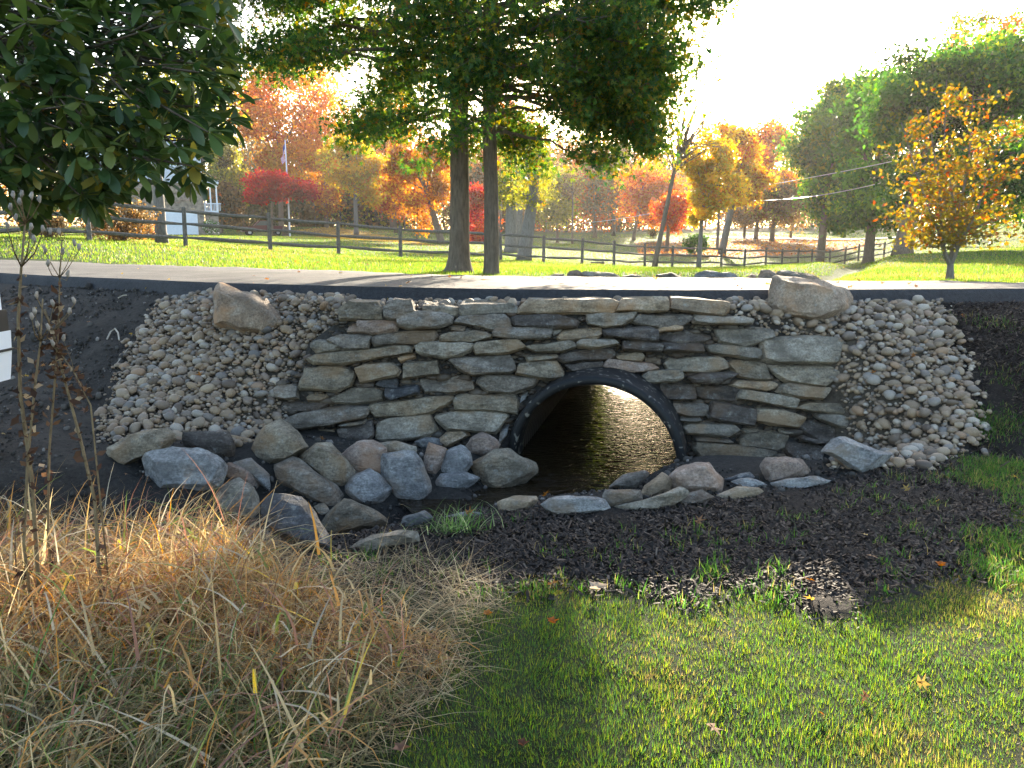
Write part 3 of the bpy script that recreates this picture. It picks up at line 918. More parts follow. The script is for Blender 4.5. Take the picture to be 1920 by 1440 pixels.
def PP(s): return [tuple(map(float, q.split(','))) for q in s.split()]
G1, G2, G3 = 'boulders piled left of the culvert mouth', 'stones edging the pool right of the culvert', 'rocks lined along the far side of the driveway'
RIP = [
 ('n', '206,838 246,819 311,806 324,817 322,829 300,846 270,859 232,872 208,855', 'long grey-green boulder sloping at the bottom left corner of the left pebble bed', .7),
 ('d', '349,814 427,812 435,836 431,855 414,861 386,846 350,836', 'dark brown blocky boulder just under the left pebble bed, behind the big pale boulder', .8),
 ('b', '276,872 281,853 326,842 367,842 401,855 416,874 405,909 377,919 315,921 285,907', 'big pale blue-grey rounded boulder behind the dry grass', .8),
 ('t', '426,814 442,814 475,825 469,836 431,829', 'thin tan flat stone under the lower edge of the left pebble bed', .9),
 ('n', '475,840 496,799 524,787 541,797 574,836 563,849 511,874 494,861', 'dark peaked boulder at the bottom right corner of the left pebble bed', .9),
 ('b', '442,870 472,862 504,889 506,924 489,900', 'blue-grey rock half hidden behind the pinkish boulder', .6),
 ('p', '415,885 431,870 467,874 489,896 487,915 480,921 424,902', 'pinkish grey boulder to the right of the big pale boulder', .8),
 ('w', '379,949 414,919 448,900 472,919 489,954 480,979 452,975 411,973', 'brown wedge boulder with dry grass stems in front of it', .8),
 ('x', '494,952 514,930 565,937 591,964 616,1011 614,1024 589,1037 554,1022 533,999 497,982', 'large dark slate-blue boulder, lowest of the pile beside the dry grass', .8),
 ('g', '518,874 550,861 587,881 619,902 640,930 636,945 619,952 580,941 539,917 522,892', 'long mottled grey boulder above the dark slate-blue boulder', .75),
 ('n', '565,864 595,836 621,834 647,861 666,889 662,900 636,919 591,885', 'green-grey diamond shaped boulder behind the long mottled boulder', .7),
 ('p', '640,853 670,831 698,829 721,842 721,889 692,882 666,892 647,862', 'pinkish brown boulder leaning on the foot of the wall', .7),
 ('b', '644,919 657,900 692,882 711,891 734,915 722,936 706,951 659,939', 'angular grey boulder just left of the broad flat blue-grey slab', .8),
 ('b', '717,896 722,857 777,851 794,881 803,911 799,937 779,947 752,937 730,909', 'broad flat-faced blue-grey slab standing upright in the middle of the pile', .6),
 ('w', '707,834 741,829 777,838 777,851 722,855', 'warm grey stone tucked behind the top of the broad slab', .8),
 ('n', '604,981 647,939 668,945 721,973 715,986 662,999 616,1005', 'yellowish green-grey wedge boulder at the front of the pile', .8),
 ('w', '586,947 608,945 618,958 616,966 601,971', 'small pale stone wedged between the slate-blue and yellowish boulders', .9),
 ('w', '661,1026 698,1005 739,997 775,999 779,1014 722,1027 685,1039', 'low muddy brown stone half buried at the front of the stream bed', .8),
 ('b', '751,988 760,971 794,959 809,971 779,992', 'small blue-grey stone in the mud below the broad slab', .8),
 ('g', '440,990 501,996 507,1011 471,1016', 'low dark grey stone under the brown wedge boulder', .8),
 ('t', '820,828 842,809 871,806 880,817 857,832 835,839', 'tan brown rounded stone lying under the wall, above the blue-grey pair', .9),
 ('b', '779,828 797,821 822,824 820,838 794,843', 'pale grey stone at the foot of the wall, behind the upright pink stone', .9),
 ('p', '796,856 805,832 835,843 831,862 818,894 799,888', 'narrow pink-brown stone standing upright beside the broad slab', .9),
 ('b', '822,888 839,847 863,836 880,849 884,871 865,890 848,899', 'rounded blue-grey boulder with a pale vein right of the upright pink stone', .9),
 ('p', '874,836 884,822 904,813 923,821 935,834 921,854 902,860 882,852', 'round brown boulder touching the left side of the pipe', .95),
 ('n', '884,871 901,864 929,845 955,847 998,869 1002,886 966,912 940,925 916,922 899,894', 'wide flat-topped boulder with dark mud on it, left of the pool', .6),
 ('b', '811,920 829,890 848,897 871,884 895,897 872,916 835,914', 'jagged blue-grey rock in the mud left of the flat-topped boulder', .8),
 ('t', '937,941 964,932 1004,930 1007,939 992,954 944,963', 'brick-like tan stone in front of the flat-topped boulder', .9),
 ('w', '1007,888 1037,897 1062,911 1032,909', 'thin brown stone lying in the mud at the left edge of the pool', .8),
 ('b', '835,969 865,961 910,963 891,972', 'small pale flat stone behind the green grass tuft', .8),
]
for i, (c, s, l, th) in enumerate(RIP): boulder(PP(s), c, l, th, group=G1, seed=i, grow=1.12)
EDGE = [
 ('b', '1019,946 1032,935 1067,931 1100,934 1129,940 1144,959 1107,968 1040,966', 'long pale blue-grey stone closing the near end of the pool', .8),
 ('d', '1197,906 1236,872 1281,874 1259,891 1229,899', 'dark wet stone against the right foot of the pipe', .8),
 ('g', '1146,912 1169,893 1206,884 1216,889 1191,916', 'grey angular stone at the right edge of the water', .9),
 ('t', '1201,929 1210,910 1240,887 1257,899 1255,919 1214,934', 'tan rounded stone left of the largest pinkish boulder', .9),
 ('p', '1255,895 1272,878 1304,868 1328,867 1347,891 1352,904 1341,929 1294,921 1259,912', 'largest pinkish rounded boulder right of the pool', .85),
 ('g', '1131,938 1137,919 1199,919 1201,936 1172,932 1144,955', 'grey stone with a notch at the corner of the pool', .8),
 ('b', '1135,949 1150,927 1191,925 1199,938 1165,942 1150,955', 'pale smooth stone resting at the pool corner beside the flat slab', .8),
 ('w', '1150,951 1210,938 1270,917 1285,925 1242,959 1176,960', 'long flat grey-brown slab along the near edge of the pool', .7),
 ('d', '1268,940 1287,923 1315,917 1337,932 1322,944 1276,948', 'low purplish stone below the largest pinkish boulder', .8),
 ('w', '1345,929 1382,914 1420,915 1430,922 1400,938 1355,940', 'low tan-grey stone bedded in the mulch right of the purplish stone', .8),
 ('p', '1430,875 1440,862 1474,859 1502,862 1518,883 1506,894 1471,901 1441,905', 'round brown boulder in front of the right end of the wall', .85),
 ('b', '1448,905 1490,894 1531,891 1556,901 1540,909 1487,919 1459,917', 'long flat blue-grey stone in the mulch under the round brown boulder', .7),
 ('x', '1357,898 1404,886 1415,895 1380,908', 'dark slate piece between the two round boulders', .7),
 ('b', '1373,903 1404,897 1435,909 1396,916', 'light blue slate piece in front of the dark slate piece', .7),
 ('b', '1543,847 1559,823 1587,823 1670,852 1648,867 1618,887 1585,861', 'big pointed grey slab at the foot of the right pebble bed', .8),
]
for i, (c, s, l, th) in enumerate(EDGE): boulder(PP(s), c, l, th, group=G2, seed=40 + i, grow=1.1)
boulder(PP('400,578 405,543 429,537 499,558 510,570 528,589 526,609 503,630 460,628 429,617 404,605'), 'l', 'large pinkish boulder sitting in the upper left pebble bed', .85, .3, group='large boulders above the wall', seed=61, rough=.028)
boulder(PP('1440,573 1449,520 1466,518 1545,528 1593,544 1599,569 1595,593 1559,607 1501,604 1452,590'), 'l', 'large blocky tan boulder beside the driveway above the right pebble bed', .75, .12, group='large boulders above the wall', seed=62, rough=.02)
FARR = [
 ('g', '1017,519 1037,512 1056,512 1060,521', 'small low rock at the left end of the far row', 10.9),
 ('g', '1060,520 1067,506 1082,503 1096,512 1099,523 1071,523', 'humped grey rock, second in the far row', 10.8),
 ('w', '1090,510 1109,507 1127,508 1152,511 1169,520 1165,525 1100,524', 'long low rock joined to the humped one across the driveway', 10.75),
 ('g', '1165,515 1185,511 1199,512 1210,520 1174,523', 'small flat rock right of the long low rock across the driveway', 10.9),
 ('g', '1230,522 1231,513 1247,511 1259,506 1281,516 1282,523', 'peaked dark rock standing alone across the driveway', 10.6),
 ('b', '1301,524 1303,512 1321,504 1370,506 1392,517 1398,526', 'long pale grey slab across the driveway left of the ball-shaped rock', 10.5),
 ('p', '1399,518 1409,509 1419,514 1415,527 1402,527', 'small brown ball-shaped rock between the two grey slabs', 10.3),
 ('g', '1415,528 1426,503 1443,502 1458,514 1452,528', 'tilted grey rock next to the ball-shaped rock', 10.5),
 ('g', '1452,524 1458,506 1477,503 1522,512 1541,523 1486,526', 'long grey slab sloping right towards the stream gully', 10.7),
]
for i, (c, s, l, Y) in enumerate(FARR): boulder(PP(s), c, l, .9, .1, group=G3, Yb=Y, seed=80 + i, sink=.02)

# ------------------------------------------------------------------ pebble beds
def pebble_shape(k, sub=2):
    bm = bmesh.new()
    bmesh.ops.create_icosphere(bm, subdivisions=sub, radius=0.5)
    R = random.Random(k)
    sx, sy, sz = 1.0, R.uniform(.62, .9), R.uniform(.42, .68)
    off = Vector((k * 7.1, k * 3.3, k))
    for v in bm.verts:
        d = 1 + .16 * mnoise.noise(v.co * 2.6 + off)
        v.co = Vector((v.co.x * sx * d, v.co.y * sy * d, v.co.z * sz * d))
    bm.verts.ensure_lookup_table()
    V = np.array([v.co[:] for v in bm.verts])
    Fc = np.array([[v.index for v in f.verts] for f in bm.faces])
    bm.free()
    return V, Fc
PEBV = [pebble_shape(k) for k in range(9)]
PEBM = [np_mesh('pebble', V, Fc, M_PEB, smooth_=True) for V, Fc in PEBV]
PEBL = [pebble_shape(k, 1) for k in range(9)]
def rotm(rx, ry, rz):
    cx, sx, cy_, sy, cz, sz = np.cos(rx), np.sin(rx), np.cos(ry), np.sin(ry), np.cos(rz), np.sin(rz)
    return np.stack([np.stack([cz * cy_, cz * sy * sx - sz * cx, cz * sy * cx + sz * sx], -1),
                     np.stack([sz * cy_, sz * sy * sx + cz * cx, sz * sy * cx - cz * sx], -1),
                     np.stack([-sy, cy_ * sx, cy_ * cx], -1)], -2)
def pebble_bed(poly, box, label, spacing, n_try, seed, big=300):
    R = np.random.default_rng(seed)
    X = R.uniform(box[0], box[1], n_try)
    Y = R.uniform(box[2], box[3], n_try)
    Z = tz(X, Y)
    px, py, _ = proj(np.stack([X, Y, Z], -1))
    j = 10
    ok = inpoly(px + R.normal(0, j, n_try) * 1.1, py + R.normal(0, j, n_try) * .6, poly)
    X, Y, Z = X[ok], Y[ok], Z[ok]
    size = np.clip(R.lognormal(math.log(0.044), 0.38, len(X)), .03, .125)
    order = np.argsort(-size + R.uniform(0, .07, len(X)))
    grid, keep, lift = {}, [], []
    for i in order:
        gx, gy = int(X[i] / .08 + 500), int(Y[i] / .08)
        cnt = 0
        bad = False
        for a in (-1, 0, 1):
            for b_ in (-1, 0, 1):
                for k in grid.get((gx + a, gy + b_), ()):
                    d = math.sqrt((X[i] - X[k]) ** 2 + ((Y[i] - Y[k]) * 1.1) ** 2 + (Z[i] - Z[k]) ** 2)
                    if d < spacing * .5 * (size[i] + size[k]) / .044: bad = True
            if bad: break
        if bad: continue
        grid.setdefault((gx, gy), []).append(i)
        keep.append(i)
    keep = np.array(keep)
    X, Y, Z, size = X[keep], Y[keep], Z[keep], size[keep]
    n = len(X)
    Zb = Z
    rot = np.stack([R.normal(.25, .3, n), R.normal(0, .3, n), R.uniform(0, 6.28, n)], -1)
    kind = R.integers(0, 9, n)
    Z = Z + size * .16 + R.uniform(-.01, .035, n)
    c = np.array([X.mean(), Y.mean(), Zb.min()])
    bed = thing('pebble_bed', label, 'pebble bed', c, group='pebble slopes either side of the wall')
    idx = np.argsort(-size / Y)
    for i in idx[:big]:
        o = mobj('pebble', PEBM[kind[i]], bed, (X[i] - c[0], Y[i] - c[1], Z[i] - c[2]))
        o.rotation_euler = rot[i]
        o.scale = (size[i],) * 3
    rest = idx[big:]
    Vs, Fs, rn, b = [], [], [], 0
    # a second, lower layer fills the gaps between the ones on top
    for lay in (0, 1):
        M = rotm(*(rot[rest] if lay == 0 else rot[idx]).T)
        for q, i in enumerate(rest if lay == 0 else idx):
            V, Fc = PEBL[(kind[i] + lay * 4) % 9]
            p = np.array([X[i] - c[0], Y[i] - c[1], Z[i] - c[2]])
            if lay: p = p + np.array([.033 * math.cos(i * 2.4), .033 * math.sin(i * 2.4), -.016])
            Vs.append(V @ M[q].T * size[i] * (1 if lay == 0 else .85) + p)
            Fs.append(Fc + b)
            b += len(V)
            rn.append(np.full(len(V), (math.sin(i * 12.9898 + lay * 4.1) * 43758.5453) % 1.0))
    o = mobj('small_pebbles', np_mesh('small_pebbles', np.concatenate(Vs), np.concatenate(Fs), M_PEBJ, smooth_=True, rnd=np.concatenate(rn)), bed)
    tag(o, kind='stuff')
    return n
LB = [(318, 540), (420, 530), (560, 540), (640, 556), (655, 566), (632, 600), (640, 625), (600, 640), (575, 690), (560, 725), (508, 735), (525, 790), (500, 815), (480, 830), (330, 812), (215, 828), (205, 805), (225, 740), (262, 655), (300, 605)]
RB = [(1372, 566), (1440, 566), (1600, 566), (1610, 552), (1740, 556), (1765, 600), (1790, 660), (1812, 720), (1834, 790), (1828, 830), (1740, 868), (1660, 888), (1600, 897), (1572, 890), (1600, 830), (1612, 780), (1600, 750), (1570, 715), (1590, 660), (1570, 632), (1500, 632), (1440, 628), (1410, 600), (1375, 588)]
TB = [(636, 562), (780, 556), (1300, 554), (1380, 560), (1380, 576), (636, 578)]
print('pebbles', pebble_bed(LB, (-4.2, -1.0, 5.4, 8.4), 'bed of rounded river pebbles on the slope left of the stone wall', .031, 120000, 1),
      pebble_bed(RB, (1.8, 4.9, 5.1, 7.6), 'bed of rounded river pebbles on the slope right of the stone wall', .031, 130000, 2),
      pebble_bed(TB, (-1.7, 2.3, 6.85, 7.25), 'narrow row of pebbles along the top of the wall under the driveway edge', .042, 12000, 3, 120))

# ------------------------------------------------------------------ blades and leaves
def blades(B, h, wd, lean, curl, cols, segs=2, rg=rng, az=None):
    """curved tapering blades; lean: start tilt, curl: added tilt along the blade"""
    n = len(B)
    az = rg.uniform(0, 2 * math.pi, n) if az is None else az
    dx, dy = np.cos(az), np.sin(az)
    sa = az + rg.normal(math.pi / 2, .5, n)
    sx, sy = np.cos(sa), np.sin(sa)
    P = np.array(B, float)
    Vv, tilt = [], lean.copy()
    for k in range(segs + 1):
        f = k / segs
        wk = wd * (1 - f) ** .7 * .5
        if k < segs:
            s = np.stack([sx * wk, sy * wk, np.zeros(n)], -1)
            Vv += [P - s, P + s]
        else:
            Vv.append(P.copy())
        st = h / segs
        P = P + np.stack([dx * np.sin(tilt) * st, dy * np.sin(tilt) * st, np.cos(tilt) * st], -1)
        tilt = tilt + curl / segs
    m = 2 * segs + 1
    V = np.stack(Vv, 1)
    b = (np.arange(n) * m)[:, None]
    tris = [b + np.array([[2 * (segs - 1), 2 * (segs - 1) + 1, 2 * segs]])]
    quads = [b + np.array([[2 * k, 2 * k + 1, 2 * k + 3, 2 * k + 2]]) for k in range(segs - 1)]
    fl = [np.concatenate(tris)] + ([np.concatenate(quads)] if quads else [])
    return V.reshape(-1, 3), fl, np.repeat(cols, m, 0)

def basis(n, rg, up=0.0):
    """random leaf frames; up > 0 pulls the face upwards"""
    nrm = rg.normal(0, 1, (n, 3))
    nrm[:, 2] = nrm[:, 2] * (1 - up) + up * 1.6
    nrm /= np.linalg.norm(nrm, axis=1)[:, None] + 1e-9
    a = rg.normal(0, 1, (n, 3))
    a -= nrm * (a * nrm).sum(1)[:, None]
    a /= np.linalg.norm(a, axis=1)[:, None] + 1e-9
    return a, np.cross(nrm, a), nrm

SHAPES = {
 'kite': (np.array([(0, 0, 0), (.45, .3, .05), (1, 0, -.06), (.45, -.3, .05)]), np.array([(0, 1, 3), (1, 2, 3)])),
 'lobed': (np.array([(0, 0, 0), (.5, .10, .03), (1, 0, -.05), (.5, -.10, .03), (.25, 0, 0), (.62, .48, .06), (.48, .08, .02), (.62, -.48, .06), (.48, -.08, .02), (.12, .34, .05), (.12, -.34, .05), (.36, 0, 0)]),
           np.array([(0, 1, 3), (1, 2, 3), (4, 6, 5), (4, 7, 8), (0, 11, 9), (0, 10, 11)])),
}
def leafcloud(P, size, cols, rg, shape='kite', up=.2):
    T, Fc = SHAPES[shape]
    n = len(P)
    a, b, c = basis(n, rg, up)
    s = size[:, None, None]
    V = P[:, None, :] + s * (T[None, :, 0:1] * a[:, None, :] + T[None, :, 1:2] * b[:, None, :] + T[None, :, 2:3] * c[:, None, :])
    Fa = (np.arange(n)[:, None, None] * len(T) + Fc[None]).reshape(-1, 3)
    return V.reshape(-1, 3), Fa, np.repeat(cols, len(T), 0)
def mixcol(palette, n, rg, weights=None, var=.18):
    pal = np.array(palette, float)
    k = rg.choice(len(pal), n, p=weights)
    c = pal[k] * (1 + rg.normal(0, var, (n, 1)))
    return np.clip(c, .004, 1)

# ------------------------------------------------------------------ lawn in front
LAWN = [(720, 1460), (800, 1300), (850, 1200), (900, 1150), (1010, 1100), (1180, 1120), (1290, 1150), (1430, 1105), (1500, 1160), (1600, 1160), (1700, 1105), (1870, 1085), (1905, 960), (1990, 860), (3600, 780), (3600, 6000), (400, 6000)]
n = 1000000
Yg = rng.uniform(.9, 5.2, n)
Xg = rng.uniform(-1.6, 6.0, n)
px, py, _ = proj(np.stack([Xg, Yg, np.zeros(n)], -1))
far_off = (px > 2050) | (py > 1560)
jit = fbm(Xg, Yg, 51, 3, 4.0)
jit2 = rng.normal(0, 1, n)
ok = inpoly(px + 40 * jit + 16 * jit2, py + 30 * jit + 14 * jit2, LAWN) & (~far_off | (rng.uniform(0, 1, n) < .3))
ok &= rng.uniform(0, 1, n) < np.clip(1.25 - .16 * Yg, .4, 1)
Xg, Yg = Xg[ok], Yg[ok]
n = len(Xg)
B = np.stack([Xg, Yg, tz(Xg, Yg) - .004], -1)
dry = smooth(.42 + 1.6 * fbm(Xg, Yg, 52, 4, 1.5))[:, None]
tuft = 1 + .45 * fbm(Xg, Yg, 53, 3, 5.5) + .35 * fbm(Xg, Yg, 54, 2, 16)
colg = mixcol([(.065, .135, .024), (.11, .175, .026), (.050, .105, .035), (.16, .19, .03)], n, rng)
cold = mixcol([(.22, .19, .055), (.16, .17, .04), (.26, .20, .08)], n, rng)
colg = np.where(rng.uniform(0, 1, (n, 1)) < dry * .62, cold, colg)
V1 = blades(B, rng.uniform(.012, .034, n) * tuft, rng.uniform(.0020, .0038, n), np.abs(rng.normal(.6, .5, n)), rng.uniform(.1, 1.4, n), colg, 1, rng, rng.uniform(0, 6.28, n) * .5 + 5 * fbm(Xg, Yg, 55, 2, 7))
lawn = mobj('lawn_grass', np_mesh('lawn_grass', V1[0], V1[1], M_GRASS, V1[2]))
tag(lawn, kind='stuff')
print('lawn blades', n)

# sparse tufts and weeds in the mulch
R = np.random.default_rng(5)
cs = []
for _ in range(6000):
    x, y = R.uniform(-1.2, 5.4), R.uniform(3.0, 7.0)
    q = proj(np.array([x, y, tz1(x, y)])) if False else None
    cs.append((x, y))
cs = np.array(cs)
pz = tz(cs[:, 0], cs[:, 1])
px, py, _ = proj(np.stack([cs[:, 0], cs[:, 1], pz], -1))
dens = .05 + .75 * smooth((py - 1000) / 130) * (px < 1500) + .22 * np.exp(-((px - 1480) / 160) ** 2 - ((py - 1000) / 40) ** 2) + .25 * ((px > 1640) & (px < 1760) & (py > 790)) + 2.2 * ((px + 14 * np.sin(py * .05) > 1835) & (py > 780)) + .8 * ((px > 1760) & (py > 830) & (py < 900)) + .5 * np.exp(-((px - 1180) / 120) ** 2 - ((py - 1050) / 30) ** 2) + .22 * ((px > 1480) & (px < 1700) & (py > 880) & (py < 940))
dens *= smooth(.5 + 1.2 * fbm(cs[:, 0], cs[:, 1], 57, 3, 2.2))
ok = inpoly(px, py - 18, MULCH) & (R.uniform(0, 1, len(cs)) < dens)
cs, pz = cs[ok], pz[ok]
per = np.where(px[ok] > 1800, R.integers(40, 90, len(cs)), R.integers(8, 26, len(cs)))
ci = np.repeat(np.arange(len(cs)), per)
n = len(ci)
sg = np.where(per[ci] > 30, .07, .03)
B = np.stack([cs[ci, 0] + R.normal(0, 1, n) * sg, cs[ci, 1] + R.normal(0, 1, n) * sg, pz[ci]], -1)
B[:, 2] = tz(B[:, 0], B[:, 1]) - .003
cc = mixcol([(.05, .12, .025), (.075, .15, .03), (.12, .16, .04), (.20, .17, .07)], n, R, [.4, .3, .15, .15])
V1 = blades(B, R.uniform(.03, .085, n), R.uniform(.003, .007, n), np.abs(R.normal(.4, .35, n)), R.uniform(.2, 1.6, n), cc, 2, R)
tag(mobj('weed_tufts', np_mesh('weed_tufts', V1[0], V1[1], M_GRASS, V1[2])), kind='stuff')
# mulch chips
n = 190000
Xc, Yc = R.uniform(-1.5, 7.0, n), R.uniform(2.6, 8.2, n)
zc = tz(Xc, Yc)
px, py, _ = proj(np.stack([Xc, Yc, zc], -1))
ok = inpoly(px + 10 * fbm(Xc, Yc, 58, 2, 5) + R.normal(0, 26, n), py + R.normal(0, 16, n), MULCH)
Xc, Yc, zc = Xc[ok], Yc[ok], zc[ok]
n = len(Xc)
L, Wd = R.lognormal(math.log(.028), .5, n), R.uniform(.005, .013, n)
az, pt = R.uniform(0, 6.28, n), R.normal(.1, .5, n)
a = np.stack([np.cos(az) * np.cos(pt), np.sin(az) * np.cos(pt), np.sin(pt)], -1)
b_ = np.stack([-np.sin(az), np.cos(az), R.normal(0, .5, n)], -1)
P = np.stack([Xc, Yc, zc + .012], -1)
T = np.array([(-.5, -.5, 0), (.5, -.5, 0), (.5, .5, 0), (-.5, .5, 0), (0, 0, .35)])
nz_ = np.cross(a, b_)
V = P[:, None] + T[None, :, 0:1] * (a * L[:, None])[:, None] + T[None, :, 1:2] * (b_ * Wd[:, None])[:, None] + T[None, :, 2:3] * (nz_ * Wd[:, None])[:, None]
Fa = (np.arange(n)[:, None, None] * 5 + np.array([(0, 1, 4), (1, 2, 4), (2, 3, 4), (3, 0, 4)])[None]).reshape(-1, 3)
cc = mixcol([(.02, .015, .012), (.035, .024, .018), (.055, .038, .028), (.11, .08, .06)], n, R, [.4, .3, .2, .1])
tag(mobj('mulch', np_mesh('mulch', V.reshape(-1, 3), Fa, M_CHIP, np.repeat(cc, 5, 0))), kind='stuff')
# clods and small stones on the bare bank and in the stream bed
n = 30000
Xc, Yc = R.uniform(-7, 3.0, n), R.uniform(4.2, 10, n)
zc = tz(Xc, Yc)
px, py, _ = proj(np.stack([Xc, Yc, zc], -1))
ok = (inpoly(px, py, SOIL) & (R.uniform(0, 1, n) < .9)) | (inpoly(px, py, BED) & (Yc < 6.2))
Xc, Yc, zc = Xc[ok], Yc[ok], zc[ok]
n = len(Xc)
V0, F0 = PEBL[2][0], PEBL[2][1]
M = rotm(R.uniform(0, 6, n), R.uniform(0, 6, n), R.uniform(0, 6, n))
s = R.lognormal(math.log(.016), .6, n)
V = np.einsum('nij,kj->nki', M, V0) * s[:, None, None] + np.stack([Xc, Yc, zc + s * .2], -1)[:, None]
Fa = (np.arange(n)[:, None, None] * len(V0) + F0[None]).reshape(-1, 3)
cc = mixcol([(.03, .026, .022), (.05, .044, .037), (.09, .08, .07), (.2, .18, .16)], n, R, [.45, .35, .14, .06])
tag(mobj('soil_clods', np_mesh('soil_clods', V.reshape(-1, 3), Fa, M_CHIP, np.repeat(cc, len(V0), 0))), kind='stuff')

# ------------------------------------------------------------------ dry grass mound, lower left
DRY = [(-900, 990), (0, 985), (180, 1010), (330, 1015), (450, 1050), (540, 1095), (640, 1130), (760, 1165), (840, 1200), (800, 1260), (740, 1330), (690, 1400), (640, 1500), (560, 2600), (-1200, 2600)]
n = 80000
Xd, Yd = R.uniform(-4.4, .4, n), R.uniform(.9, 4.9, n)
zd = tz(Xd, Yd)
px, py, _ = proj(np.stack([Xd, Yd, zd], -1))
j = fbm(Xd, Yd, 61, 3, 2.5)
ok = inpoly(px + 40 * j, py + 20 * j, DRY) & ((px > -250) | (R.uniform(0, 1, n) < .35))
Xd, Yd, zd, px, py = Xd[ok], Yd[ok], zd[ok], px[ok], py[ok]
n = len(Xd)
edge = smooth((830 - px) / 380)
hh = R.uniform(.18, .60, n) * (.4 + .45 * edge + .25 * smooth((250 - px) / 300)) * (1 + .35 * fbm(Xd, Yd, 62, 3, 1.6))
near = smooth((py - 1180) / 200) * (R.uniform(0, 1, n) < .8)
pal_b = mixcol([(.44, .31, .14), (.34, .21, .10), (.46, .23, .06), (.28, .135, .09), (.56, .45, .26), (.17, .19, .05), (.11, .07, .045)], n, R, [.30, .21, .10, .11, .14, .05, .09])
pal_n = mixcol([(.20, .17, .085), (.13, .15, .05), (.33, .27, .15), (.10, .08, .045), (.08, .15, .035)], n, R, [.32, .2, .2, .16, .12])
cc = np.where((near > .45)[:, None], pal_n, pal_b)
az = R.normal(-.9, 1.5, n) + .8 * fbm(Xd, Yd, 63, 2, 1.0) * 3
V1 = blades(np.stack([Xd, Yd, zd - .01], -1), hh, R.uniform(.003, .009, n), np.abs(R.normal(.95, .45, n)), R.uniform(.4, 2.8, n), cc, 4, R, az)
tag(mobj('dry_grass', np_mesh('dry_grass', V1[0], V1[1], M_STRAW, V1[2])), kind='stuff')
print('dry', n)
# broad dead blades tangled over the mound
n = 4200
Xd, Yd = R.uniform(-4.2, .3, n), R.uniform(1.0, 4.6, n)
zd = tz(Xd, Yd)
px, py, _ = proj(np.stack([Xd, Yd, zd], -1))
ok = inpoly(px, py, DRY)
Xd, Yd, zd, px, py = Xd[ok], Yd[ok], zd[ok], px[ok], py[ok]
n = len(Xd)
cc = mixcol([(.46, .36, .20), (.40, .22, .08), (.55, .40, .08), (.30, .16, .11), (.17, .22, .06), (.46, .40, .29)], n, R, [.3, .22, .06, .18, .1, .14])
V1 = blades(np.stack([Xd, Yd, zd + R.uniform(.02, .2, n)], -1), R.uniform(.15, .5, n) * (.5 + .5 * smooth((830 - px) / 380)), R.uniform(.006, .014, n), np.abs(R.normal(1.0, .45, n)), R.uniform(.2, 2.6, n), cc, 5, R)
tag(mobj('broad_dry_blades', np_mesh('broad_dry_blades', V1[0], V1[1], M_STRAW, V1[2])), kind='stuff')
# flattened straw spilling over the mulch
n = 26000
Xd, Yd = R.uniform(-3.6, .9, n), R.uniform(2.2, 5.0, n)
zd = tz(Xd, Yd)
px, py, _ = proj(np.stack([Xd, Yd, zd], -1))
STRAWP = [(440, 1010), (620, 1075), (760, 1040), (900, 1080), (960, 1130), (900, 1190), (840, 1280), (740, 1400), (600, 1400), (480, 1150), (300, 1040)]
j = fbm(Xd, Yd, 66, 3, 3)
ok = inpoly(px + 50 * j, py + 25 * j, STRAWP)
Xd, Yd, zd = Xd[ok], Yd[ok], zd[ok]
n = len(Xd)
cc = mixcol([(.40, .31, .17), (.30, .22, .12), (.22, .15, .09), (.46, .38, .24)], n, R)
V1 = blades(np.stack([Xd, Yd, zd + R.uniform(0, .03, n)], -1), R.uniform(.08, .3, n), R.uniform(.002, .005, n), R.normal(1.35, .2, n), R.uniform(-.1, .5, n), cc, 2, R)
tag(mobj('straw_litter', np_mesh('straw_litter', V1[0], V1[1], M_STRAW, V1[2])), kind='stuff')

# ------------------------------------------------------------------ lawns beyond the driveway
n = 330000
Yl = np.exp(R.uniform(math.log(9.8), math.log(125), n))
Xl = Yl * R.uniform(-.82, .95, n)
zl = tz(Xl, Yl)
px, py, _ = proj(np.stack([Xl, Yl, zl], -1))
ok = (Yl > far_y(Xl) + .42) & (seg_dist(Xl, Yl, CHAN_F)[0] > .45 + .2 * fbm(Xl, Yl, 70, 2, 1))
ok &= ~(inpoly(px, py, [(1190, 455), (1300, 452), (1420, 440), (1560, 446), (1660, 456), (1600, 470), (1480, 480), (1350, 484), (1200, 480)]) & (R.uniform(0, 1, n) < .85))
Xl, Yl, zl, px, py = Xl[ok], Yl[ok], zl[ok], px[ok], py[ok]
n = len(Xl)
cc = mixcol([(.07, .125, .022), (.10, .15, .028), (.14, .155, .035)], n, R)
yl = inpoly(px, py, [(545, 432), (620, 425), (760, 448), (820, 462), (700, 452), (600, 446)]) & (Yl > 50)
cc[yl] = mixcol([(.30, .2, .05), (.26, .19, .05)], int(yl.sum()), R)  # yellow blades carry the painted sunlight on the left hill
patch = (fbm(Xl, Yl, 71, 3, .35) > .25) & (R.uniform(0, 1, n) < .5)
cc[patch] = mixcol([(.22, .18, .06), (.18, .13, .05)], int(patch.sum()), R)
V1 = blades(np.stack([Xl, Yl, zl - .01], -1), R.uniform(.04, .075, n) * (1 + Yl * .006), .007 + .0009 * Yl, np.abs(R.normal(.3, .3, n)), R.uniform(.1, .8, n), cc, 1, R)
tag(mobj('far_lawn_grass', np_mesh('far_lawn_grass', V1[0], V1[1], M_GRASS, V1[2])), kind='stuff')
